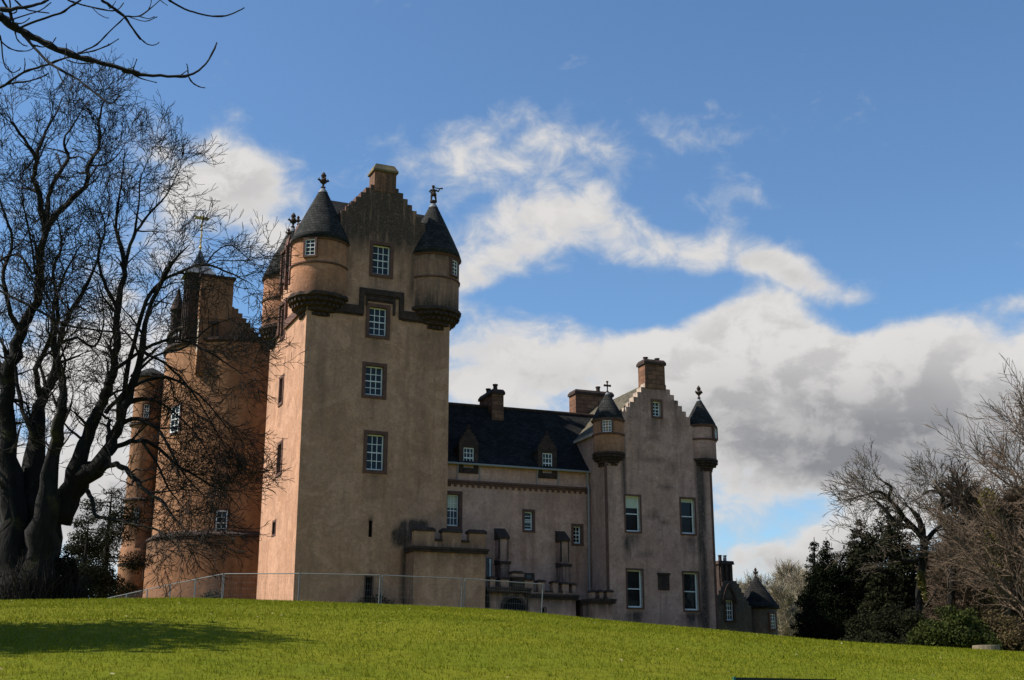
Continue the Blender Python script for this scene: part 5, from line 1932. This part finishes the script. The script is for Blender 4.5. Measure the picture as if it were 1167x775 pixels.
# ---- evergreen outside the left edge whose shade lies on the lawn
def evergreen(name, base, h, w, label, n, size, mat, group=None, seed=1, lean=0.0, shape='cone', limbs=26, ragged=.28):
    rng = random.Random(seed)
    root = thing(name, base, label, 'tree' if h > 3.4 else 'shrub', group)
    tb = MB()
    b = Vector(base)
    top = b + Vector((lean, 0, h))
    tb.tube([b + Vector((0, 0, -.3)), b.lerp(top, .35), b.lerp(top, .7), top], [h * .032, h * .025, h * .014, .02], 8)
    blobs = []
    for k in range(limbs):
        t = (k + rng.random() * .8) / limbs
        z = .06 + .92 * t
        if shape == 'cone':
            rr = w * (1 - t) ** .72 * (0.5 + .5 * min(1, t * 5))
        elif shape == 'dense':
            rr = w * (1 - t) ** .5 * (0.8 + .2 * min(1, t * 5))
        elif shape == 'dome':
            rr = w * math.sqrt(max(.03, 1 - (t * 1.02 - .18) ** 2 / .72))
        else:                                             # open pine: clear lower trunk, layered top
            rr = w * (.35 + .65 * math.sin(math.pi * min(1, .15 + .8 * t)))
        for s in range({'pine': 2, 'dense': 5}.get(shape, 3)):
            a = rng.uniform(0, 6.28)
            q = rr * rng.uniform(.45, 1.0 + ragged)
            p = b.lerp(top, z)
            e = p + Vector((math.cos(a) * q, math.sin(a) * q, -q * .12 + rng.uniform(-.2, .2)))
            tb.tube([p, p.lerp(e, .5) + Vector((0, 0, q * .07)), e], [.012 + h * .004, .02, .008], 4, cap=False)
            bw_ = max(.22, rr * rng.uniform(.28, .48))
            blobs.append((p.x * .35 + e.x * .65, p.y * .35 + e.y * .65, e.z + .1, bw_ * 1.15, bw_ * 1.15, bw_ * rng.uniform(.45, .8)))
    tb.build('trunk', M['bark'], root)
    fb = MB()
    leaf_cloud(fb, blobs, n, size, rng, hollow=.3)
    fb.build('crown', M[mat], root)
    return root


bx_, by_ = -12.3, 15.9
evergreen('yew_tree', (bx_, by_, tz(bx_, by_)), 9.6, 3.3, 'dark yew beyond the left edge that shades the lawn', 15000, .15, 'yew', seed=21, shape='dome', limbs=34, ragged=.28)

# ---- pine and scrub between the old tree and the round tower
def spot(px, Y, py=690):
    p = at_y(px, py, Y)
    return (p.x, p.y, tz(p.x, p.y))


p_ = spot(116, 78)
evergreen('pine_tree', p_, at_y(116, 556, 78).z - p_[2], 2.9, 'sparse dark pine between the old tree and the round tower', 26000, .075, 'pine', seed=3, shape='pine', limbs=22)
p_ = spot(92, 72)
evergreen('pine_tree', p_, at_y(92, 590, 72).z - p_[2], 2.0, 'lower ragged dark pine close behind the old tree stems', 15000, .075, 'pine', seed=5, shape='pine', limbs=16)

# ---- bare trees, generic
def bare_tree(name, base, h, label, mats, seed, group=None, spread=1.0, dens=1.0, stems=1, lean=(0, 0), up=.05, levels=4, rtrunk=None, low=.25, gnarl=.2, twig=.008, cat='tree', lenk=1.0):
    rng = random.Random(seed)
    root = thing(name, base, label, cat, group)
    tb, cb = MB(), MB()
    b = Vector(base)
    r0 = rtrunk or h * .022
    for s in range(stems):
        d0 = Vector((lean[0] + rng.uniform(-.25, .25) * (stems > 1), lean[1] + rng.uniform(-.25, .25) * (stems > 1), 1)).normalized()
        hh = h * rng.uniform(.85, 1.0)
        pts, rad = [b + Vector((rng.uniform(-.3, .3), rng.uniform(-.3, .3), 0)) * (stems > 1) + Vector((0, 0, -.3))], [r0]
        d = d0
        n = 9
        for i in range(1, n + 1):
            d = (d + rand_perp(d, rng) * rng.uniform(0, gnarl) + UP * .12).normalized()
            pts.append(pts[-1] + d * (hh * .82 / n))
            rad.append(max(.02, r0 * (1 - .9 * i / n)))
        tb.tube(pts, rad, 8, 0)
        S = dict(levels=levels, seg=[1, h * .07, h * .05, .35, .25], wig=[0, .2 + gnarl, .25 + gnarl, .35, .4], up=[0, up, up, up * .6, 0], start=[0, low, .12, .1, .1],
                 num=[0, 26 * dens / stems ** .5, 9 * dens, 7 * dens, 4], ang=[(0, 0), (.5, 1.15), (.4, .95), (.4, .9), (.4, .9)],
                 len=[0, h * .34 * spread * lenk, h * .17 * spread * lenk, h * .085 * lenk, h * .05], rad=[0, r0 * .4, r0 * .16, .016, .01], rmin=twig, tips=2)
        grow(cb, pts, rad, hh, 1, S, rng)
    tb.build('trunk', M[mats[0]], root, smooth=True)
    cb.build('crown', [M[mats[0]], M[mats[1]]], root)
    return root


# saplings beyond the lodge
first = None
vals = [(868, 118, 636), (884, 122, 626), (896, 112, 634), (907, 116, 620), (918, 110, 626), (929, 118, 634), (845, 126, 645), (876, 108, 652), (902, 106, 648)]
labs = ['thin pale bare tree just right of the lodge spire', 'pale bare tree second from the lodge spire', 'slim bare tree midway between lodge and dark conifer', 'tallest pale bare tree behind the gap beside the lodge',
        'pale bare tree nearest the dark conifer at its left', 'brown bare tree partly hidden by the dark conifer', 'bare treetop showing between lodge stack and spire', 'short twiggy bare tree at the foot of the lodge turret',
        'short twiggy bare tree in front of the taller pale ones']
protos = []
for i, ((px_, Y_, py_), lb) in enumerate(zip(vals, labs)):
    b_ = spot(px_, Y_)
    h_ = at_y(px_, py_, Y_).z - b_[2]
    if i < 3:
        o = bare_tree('bare_tree', b_, h_, lb, ('twig_pale', 'twig_pale'), 40 + i, 'bare trees beyond the lodge', spread=.75, dens=1.2, up=.16, low=.08, twig=.016)
        protos.append((o, h_))
    else:
        src, hs = protos[i % 3]
        o = copy_tree(src)
        o.location = b_
        o.scale = (h_ / hs,) * 3
        o.rotation_euler.z = i * 1.9
        o['label'] = lb

# dark conifers
b_ = spot(947, 72)
evergreen('conifer_tree', b_, at_y(945, 616, 72).z - b_[2], 2.3, 'solid dark conifer on the crest right of the lodge', 60000, .075, 'yew', seed=8, shape='dense', limbs=40, ragged=.05)
b_ = spot(924, 80)
evergreen('conifer_tree', b_, at_y(928, 612, 80).z - b_[2], 1.5, 'spiky conifer tip rising behind the solid dark conifer', 9000, .075, 'yew', seed=9, shape='cone', limbs=22, ragged=.6, lean=.5)
for px_, Y_, py_, w_, lb, sd_, n_, sh_ in ((988, 74, 592, 2.6, 'dark evergreen filling the gap right of the solid conifer', 13, 36000, 'dense'), (1020, 78, 570, 3.0, 'tall dark evergreen behind the gnarled bare tree', 14, 40000, 'dense'),
                                          (1062, 78, 605, 2.6, 'dark evergreen right of the gnarled tree trunk', 15, 26000, 'dense'), (1004, 70, 655, 1.9, 'lower dark evergreen before the tall one', 16, 18000, 'dense')):
    b_ = spot(px_, Y_)
    evergreen('evergreen_tree', b_, at_y(px_, py_, Y_).z - b_[2], w_, lb, int(n_ * 1.5), .10, 'pine', seed=sd_, shape=sh_, limbs=30, ragged=.3, group='evergreens on the right')


# gnarled tree with twisted limbs
def build_gnarled():
    rng = random.Random(17)
    Y0 = 62.0
    b_ = spot(1046, Y0)
    root = thing('bare_tree', b_, 'gnarled bare tree with thick twisted limbs before the evergreens', 'tree')
    tb, cb = MB(), MB()
    S = dict(levels=5, seg=[1, .4, .3, .25, .2], wig=[0, .5, .45, .4, .4], up=[0, .08, .07, .05, .03], start=[0, .15, .1, .1, .1], num=[0, 1.4, 2.3, 2.8, 2.5], ang=[(0, 0), (.5, 1.2), (.4, 1.0), (.4, 1.0), (.4, .9)],
             len=[0, 1.9, 1.25, .8, .5], rad=[0, .06, .025, .014, .011], rmin=.010, tips=2, per_m=True)

    def stem(px, rads, dy, trunk=False, tw=1.0):
        n = len(px)
        pts = [at_y(x, y, Y0 + dy[0] + (dy[1] - dy[0]) * i / (n - 1)) for i, (x, y) in enumerate(px)]
        P_, R_ = smooth_path(pts, rads, 4)
        R_ = [r * rng.uniform(.85, 1.15) for r in R_]
        L = sum((P_[i + 1] - P_[i]).length for i in range(len(P_) - 1))
        (tb if trunk else cb).tube(P_, R_, 8, 0)
        S2 = dict(S)
        S2['num'] = [q * tw for q in S['num']]
        grow(cb, P_, R_, L, 1, S2, rng, .2)
    stem([(1046, 750), (1045, 720), (1047, 690), (1050, 655), (1053, 625), (1050, 600), (1045, 588)], [.26, .22, .21, .21, .19, .17, .14], (0, 0), True, .5)
    stem([(1050, 612), (1040, 600), (1030, 590), (1022, 578), (1013, 568), (1016, 556), (1008, 550)], [.15, .14, .13, .11, .09, .07, .04], (0, -.8))
    stem([(1040, 600), (1028, 598), (1016, 590), (1006, 578), (998, 570)], [.15, .13, .11, .08, .04], (0, .8))
    stem([(1022, 580), (1010, 565), (1000, 560), (990, 563)], [.1, .08, .06, .03], (-.4, -1.2))
    stem([(1053, 630), (1040, 640), (1022, 636), (1005, 622), (990, 610)], [.14, .12, .09, .06, .03], (0, -1.5))
    stem([(1053, 620), (1066, 604), (1078, 596)], [.14, .1, .05], (0, .5))
    tb.build('trunk', M['bark'], root, smooth=True)
    cb.build('crown', [M['bark'], M['bark_brown']], root)
    # ivy patch on the trunk
    fb = MB()
    q = at_y(1050, 662, Y0 - .3)
    leaf_cloud(fb, [(q.x, q.y, q.z, .22, .2, .55), (q.x + .1, q.y, q.z - .6, .14, .15, .4)], 420, .1, rng)
    fb.build('ivy', M['ivy'], root)
    # second twisted tree just right of it
    b2 = spot(1082, Y0 + 3)
    r2 = thing('bare_tree', b2, 'second twisted bare tree with curling crown right of the gnarled one', 'tree')
    tb, cb = MB(), MB()
    Y0 = 65.0

    def stem2(px, rads, dy, trunk=False, tw=1.0):
        n = len(px)
        pts = [at_y(x, y, Y0 + dy[0] + (dy[1] - dy[0]) * i / (n - 1)) for i, (x, y) in enumerate(px)]
        P_, R_ = smooth_path(pts, rads, 4)
        L = sum((P_[i + 1] - P_[i]).length for i in range(len(P_) - 1))
        (tb if trunk else cb).tube(P_, R_, 8, 0)
        S2 = dict(S)
        S2['num'] = [q * tw for q in S['num']]
        grow(cb, P_, R_, L, 1, S2, rng, .2)
    stem2([(1084, 755), (1083, 700), (1086, 650), (1084, 622), (1080, 605)], [.22, .2, .18, .17, .14], (0, 0), True, .6)
    stem2([(1082, 610), (1076, 598), (1070, 586), (1075, 570), (1068, 560), (1056, 560), (1050, 566)], [.14, .13, .11, .09, .06, .045, .03], (0, -.4))
    stem2([(1075, 580), (1086, 570), (1084, 558), (1074, 552)], [.1, .08, .06, .03], (-.2, .6))
    stem2([(1082, 606), (1096, 596), (1108, 598)], [.12, .09, .05], (0, .4))
    tb.build('trunk', M['bark'], r2, smooth=True)
    cb.build('crown', [M['bark'], M['bark_brown']], r2)


build_gnarled()

# tall trees at the right edge
RB = ('bark_brown', 'twig_red')
for px_, Y_, py_, lb, sd_, kw in (
        (1168, 58, 426, 'tallest bare birch at the right edge, fine twigs against cloud', 61, dict(spread=1.12, dens=1.35, up=.02, low=.14, rtrunk=.22, gnarl=.2, twig=.0115)),
        (1120, 66, 528, 'reddish twiggy bare tree in front of the tall birch', 62, dict(spread=.95, dens=1.5, up=-.01, low=.08, gnarl=.22, twig=.0135)),
        (1100, 70, 560, 'reddish bare tree with drooping twigs right of the twisted trees', 63, dict(spread=.95, dens=1.5, up=-.06, low=.06, gnarl=.24, twig=.0135)),
        (1158, 68, 545, 'dense reddish bare tree low at the right edge', 65, dict(spread=.95, dens=1.6, up=-.03, low=.05, gnarl=.24, twig=.0135)),
        (1135, 72, 585, 'short thicket-like bare tree between the reddish trees', 66, dict(spread=1.1, dens=1.6, up=-.02, low=.04, gnarl=.28, twig=.0135)),
        (1200, 68, 505, 'bare reddish tree cut by the right edge of the view', 64, dict(spread=1.0, dens=1.2, up=.0, low=.1, gnarl=.2, twig=.0115))):
    b_ = spot(px_, Y_)
    bare_tree('birch_tree' if sd_ == 61 else 'bare_tree', b_, at_y(px_, py_, Y_).z - b_[2], lb, RB, sd_, **kw)
b_ = spot(1150, 80)
evergreen('evergreen_tree', b_, at_y(1150, 560, 80).z - b_[2], 3.2, 'dark evergreen low behind the reddish twigs', 36000, .08, 'pine', seed=33, shape='dense', limbs=26, ragged=.4, group='evergreens on the right')
# an ivy-clad trunk
b_ = spot(1143, 62)
it = thing('ivy_clad_tree', b_, 'olive ivy-clad pole of a trunk among reddish twigs', 'tree')
tb = MB()
h_ = at_y(1143, 560, 62).z - b_[2]
tb.tube([Vector(b_) + Vector((0, 0, -.2)), Vector(b_) + Vector((.1, 0, h_ * .5)), Vector(b_) + Vector((0, 0, h_))], [.3, .24, .14], 8)
tb.build('trunk', M['bark_brown'], it)
fb = MB()
rg = random.Random(71)
leaf_cloud(fb, [(b_[0] + rg.uniform(-.2, .2), b_[1] + rg.uniform(-.2, .2), b_[2] + h_ * (.35 + .6 * k / 9), .45, .45, .6) for k in range(10)], 3200, .11, rg)
fb.build('ivy', M['ivy'], it)

# bushes along the crest at the right
for px_, Y_, py_, w_, lb, sd_, n_, mt in ((1078, 52, 694, 1.55, 'glossy green laurel bush at the foot of the gnarled trees', 51, 6500, 'laurel'), (1100, 54, 700, 1.2, 'smaller green laurel bush beside the stump', 52, 3600, 'laurel'),
                                          (1142, 55, 700, 1.7, 'dull brown-green bush behind the stump', 53, 4200, 'dry'), (1162, 53, 706, 1.3, 'brown scrubby bush at the right edge of the lawn', 54, 3000, 'dry'),
                                          (1022, 60, 690, 1.8, 'dark low evergreen bush left of the gnarled trunk', 55, 5200, 'pine'), (985, 62, 696, 1.6, 'dark low bush between conifer and gnarled tree', 56, 4200, 'pine'),
                                          (1122, 62, 676, 1.7, 'brown twiggy bush above the stump', 57, 3600, 'dry')):
    b_ = spot(px_, Y_)
    evergreen('bush', b_, at_y(px_, py_, Y_).z - b_[2], w_, lb, n_ * 3, .075, mt, group='bushes along the right crest', seed=sd_, shape='dome', limbs=12)

# shrubs at the castle foot
q = T.pt(4.25, 0, .8)
rg = random.Random(81)
shr = thing('wall_shrub', (q.x, q.y, tz(q.x, q.y)), 'dark twiggy shrub at the foot of the tall tower behind the fence', 'shrub')
sb = MB()
for k in range(420):
    a_ = rg.uniform(-1.25, 1.25)
    b0 = Vector((q.x + rg.uniform(-.25, .25), q.y + rg.uniform(-.2, .2), shr.location.z - .05))
    L_ = rg.uniform(1.2, 2.6) * (1 - .25 * abs(a_))
    d = (T.u * math.sin(a_) + UP * math.cos(a_) + T.n * rg.uniform(-.1, .4)).normalized()
    m_ = b0 + d * L_ * .6
    sb.tube([b0, m_, m_ + (d + rand_perp(d, rg) * .5).normalized() * L_ * .4], [.016, .012, .008], 3, 0, cap=False)
sb.build('stems', M['twig'], shr)
fb = MB()
leaf_cloud(fb, [(q.x, q.y, shr.location.z + 1.2, 1.1, .5, 1.0)], 900, .08, rg)
fb.build('foliage', M['pine'], shr)
b_ = spot(238, 74)
evergreen('wall_shrub', b_, at_y(238, 672, 74).z - b_[2], 1.7, 'low dark shrub before the round tower base', 1900, .12, 'pine', seed=84, shape='dome', limbs=8)

# ------------------------------------------------------------------ temporary fence
def fence_panel(label):
    L, H = 3.45, 2.0
    root = thing('fence_panel', (0, 0, 0), label, 'fence panel', 'temporary wire fence panels round the castle')
    V = lambda x, z, y=0: Vector((x, y, z))
    mb = MB()
    mb.tube([V(.02, .08), V(.02, H)], [.02, .02], 8)
    mb.tube([V(L - .02, .08), V(L - .02, H)], [.02, .02], 8)
    mb.tube([V(.02, H - .02), V(L - .02, H - .02)], [.02, .02], 8)
    mb.tube([V(.02, .16), V(L - .02, .16)], [.02, .02], 8)
    mb.build('frame', M['galv'], root)
    wb = MB()
    x = .12
    while x < L - .05:
        wb.tube([V(x, .16), V(x, H - .02)], [.0022, .0022], 3, cap=False)
        x += .10
    for k in range(7):
        z = .3 + k * .26
        wb.tube([V(.02, z, .004), V(L - .02, z, .004)], [.0022, .0022], 3, cap=False)
    wb.build('wire_mesh', M['galv'], root)
    fr = Frame((0, 0, 0), u=Vector((1, 0, 0)), n=Vector((0, -1, 0)))
    bb = MB()
    bb.box(fr, -.12, .12, 0, .13, -.32, .32, 0, top_in=.02)
    bb.build('foot_block', M['dark_stone'], root)
    return root


route = [at_y(104, 690, 71), at_y(255, 690, 53.5), at_y(345, 690, 53.0), at_y(440, 690, 53.0), at_y(600, 690, 54.0), at_y(618, 690, 54.2)]
pts = []
carry = 0.0
route = [Vector((p.x, p.y, 0)) for p in route][::-1]
pos = [route[0]]
seg = 0
cur = route[0]
while True:
    need = 3.5
    while seg < len(route) - 1 and (route[seg + 1] - cur).length < need:
        need -= (route[seg + 1] - cur).length
        cur = route[seg + 1]
        seg += 1
    if seg >= len(route) - 1:
        break
    cur = cur + (route[seg + 1] - cur).normalized() * need
    pos.append(cur.copy())
names = ['far right end of the fence before the block corner', 'before the terrace wall', 'before the arched porch', 'before the battlemented annexe', 'between the annexe and the tower shrub', 'before the tower shrub',
         'before the lit corner of the tall tower', 'before the dark right side of the round tower', 'before the middle of the round tower base', 'before the left of the round tower base',
         'before the slim stair turret', 'at the left of the stair turret', 'next to last towards the pine', 'last of the row by the pine', 'hidden end by the old tree', 'hidden end']
first = None
for i in range(len(pos) - 1):
    a_, b_ = pos[i + 1], pos[i]
    za, zb = tz(a_.x, a_.y), tz(b_.x, b_.y)
    lb = 'grey wire fence panel, ' + names[min(i, len(names) - 1)]
    if first is None:
        first = o = fence_panel(lb)
    else:
        o = copy_tree(first)
        o['label'] = lb
    o.location = (a_.x, a_.y, za)
    d = b_ - a_
    o.rotation_euler = (0, -math.atan2(zb - za, d.length), math.atan2(d.y, d.x))

# ------------------------------------------------------------------ small things on the lawn
# round stump at the right
p = at_y(1124, 741, 41)
gz = tz(p.x, p.y)
st = thing('tree_stump', (p.x, p.y, gz), 'pale low sawn stump at the right edge of the lawn', 'stump')
mb = MB()
zt = at_y(1124, 735.5, 41).z
rr = .42
prof = [(rr * 1.12, gz - .2), (rr * 1.05, gz + .2 * (zt - gz)), (rr, zt - .03), (rr * .97, zt)]
mb.lathe(p, prof, 20, 0)
mb.build('stump_side', M['stump'], st)
mb = MB()
mb.lathe(p, [(rr * .969, zt + .001), (rr * .5, zt + .012), (.001, zt + .014)], 20, 0)
mb.build('sawn_top', M['stump'], st)

# dark board whose top edge just shows at the bottom of the frame
Yb = 8.5
pL, pR = at_y(838, 772.0, Yb), at_y(952, 774.2, Yb)
zg = tz(pL.x, pL.y)
bd = thing('low_sign', ((pL.x + pR.x) / 2, Yb, zg), 'dark board with teal edge peeping in at the bottom of the lawn', 'sign')
fr = Frame((pL.x, Yb), u=(Vector((pR.x - pL.x, 0, 0))).normalized(), n=Vector((0, -1, 0)))
Lb = pR.x - pL.x
mb = MB()
for a_, b_ in ((0, Lb),):
    A0 = [fr.pt(0, zg + .35, -.02), fr.pt(Lb, zg + .35, -.02), fr.pt(Lb, zg + .35, .02), fr.pt(0, zg + .35, .02)]
    B0 = [fr.pt(0, pL.z, -.02), fr.pt(Lb, pR.z, -.02), fr.pt(Lb, pR.z, .02), fr.pt(0, pL.z, .02)]
    mb.face([A0[3], A0[2], B0[2], B0[3]])
    mb.face([A0[1], A0[0], B0[0], B0[1]])
    mb.face([A0[0], A0[3], B0[3], B0[0]])
    mb.face([A0[2], A0[1], B0[1], B0[2]])
    mb.face([B0[3], B0[2], B0[1], B0[0]])
    mb.face(A0)
mb.build('board', M['board'], bd)
mb = MB()
mb.box(fr, -.014, -.001, zg + .33, pL.z + .004, -.024, .024)
mb.build('board_edge', M['teal'], bd)
mb = MB()
for a_ in (.08, Lb - .08):
    mb.tube([fr.pt(a_, zg - .2, -.04), fr.pt(a_, zg + .5, -.04)], [.025, .025], 8)
mb.build('post', M['board'], bd)

# pale fallen leaves scattered over the grass
rg = np.random.default_rng(12)
mb = MB()
for k in range(150):
    r_, a_ = rg.uniform(11, 36), rg.uniform(-R(24), R(24))
    x, y = r_ * math.sin(a_), r_ * math.cos(a_)
    z = tz(x, y) + rg.uniform(.02, .045)
    s = rg.uniform(.012, .03)
    t_ = rg.uniform(0, 6.28)
    d = Vector((math.cos(t_), math.sin(t_), rg.uniform(-.5, .5))) * s
    w = Vector((-math.sin(t_), math.cos(t_), rg.uniform(-.5, .8))) * s * .7
    c = Vector((x, y, z))
    mb.face([c - d, c + w, c + d, c - w])
o = mb.build('fallen_leaves', leaf('fallen_leaf', (0.30, 0.22, 0.09), (0.45, 0.40, 0.22), .7, .2))
tag(o, 'pale fallen leaves scattered over the lawn', 'leaves', kind='stuff')
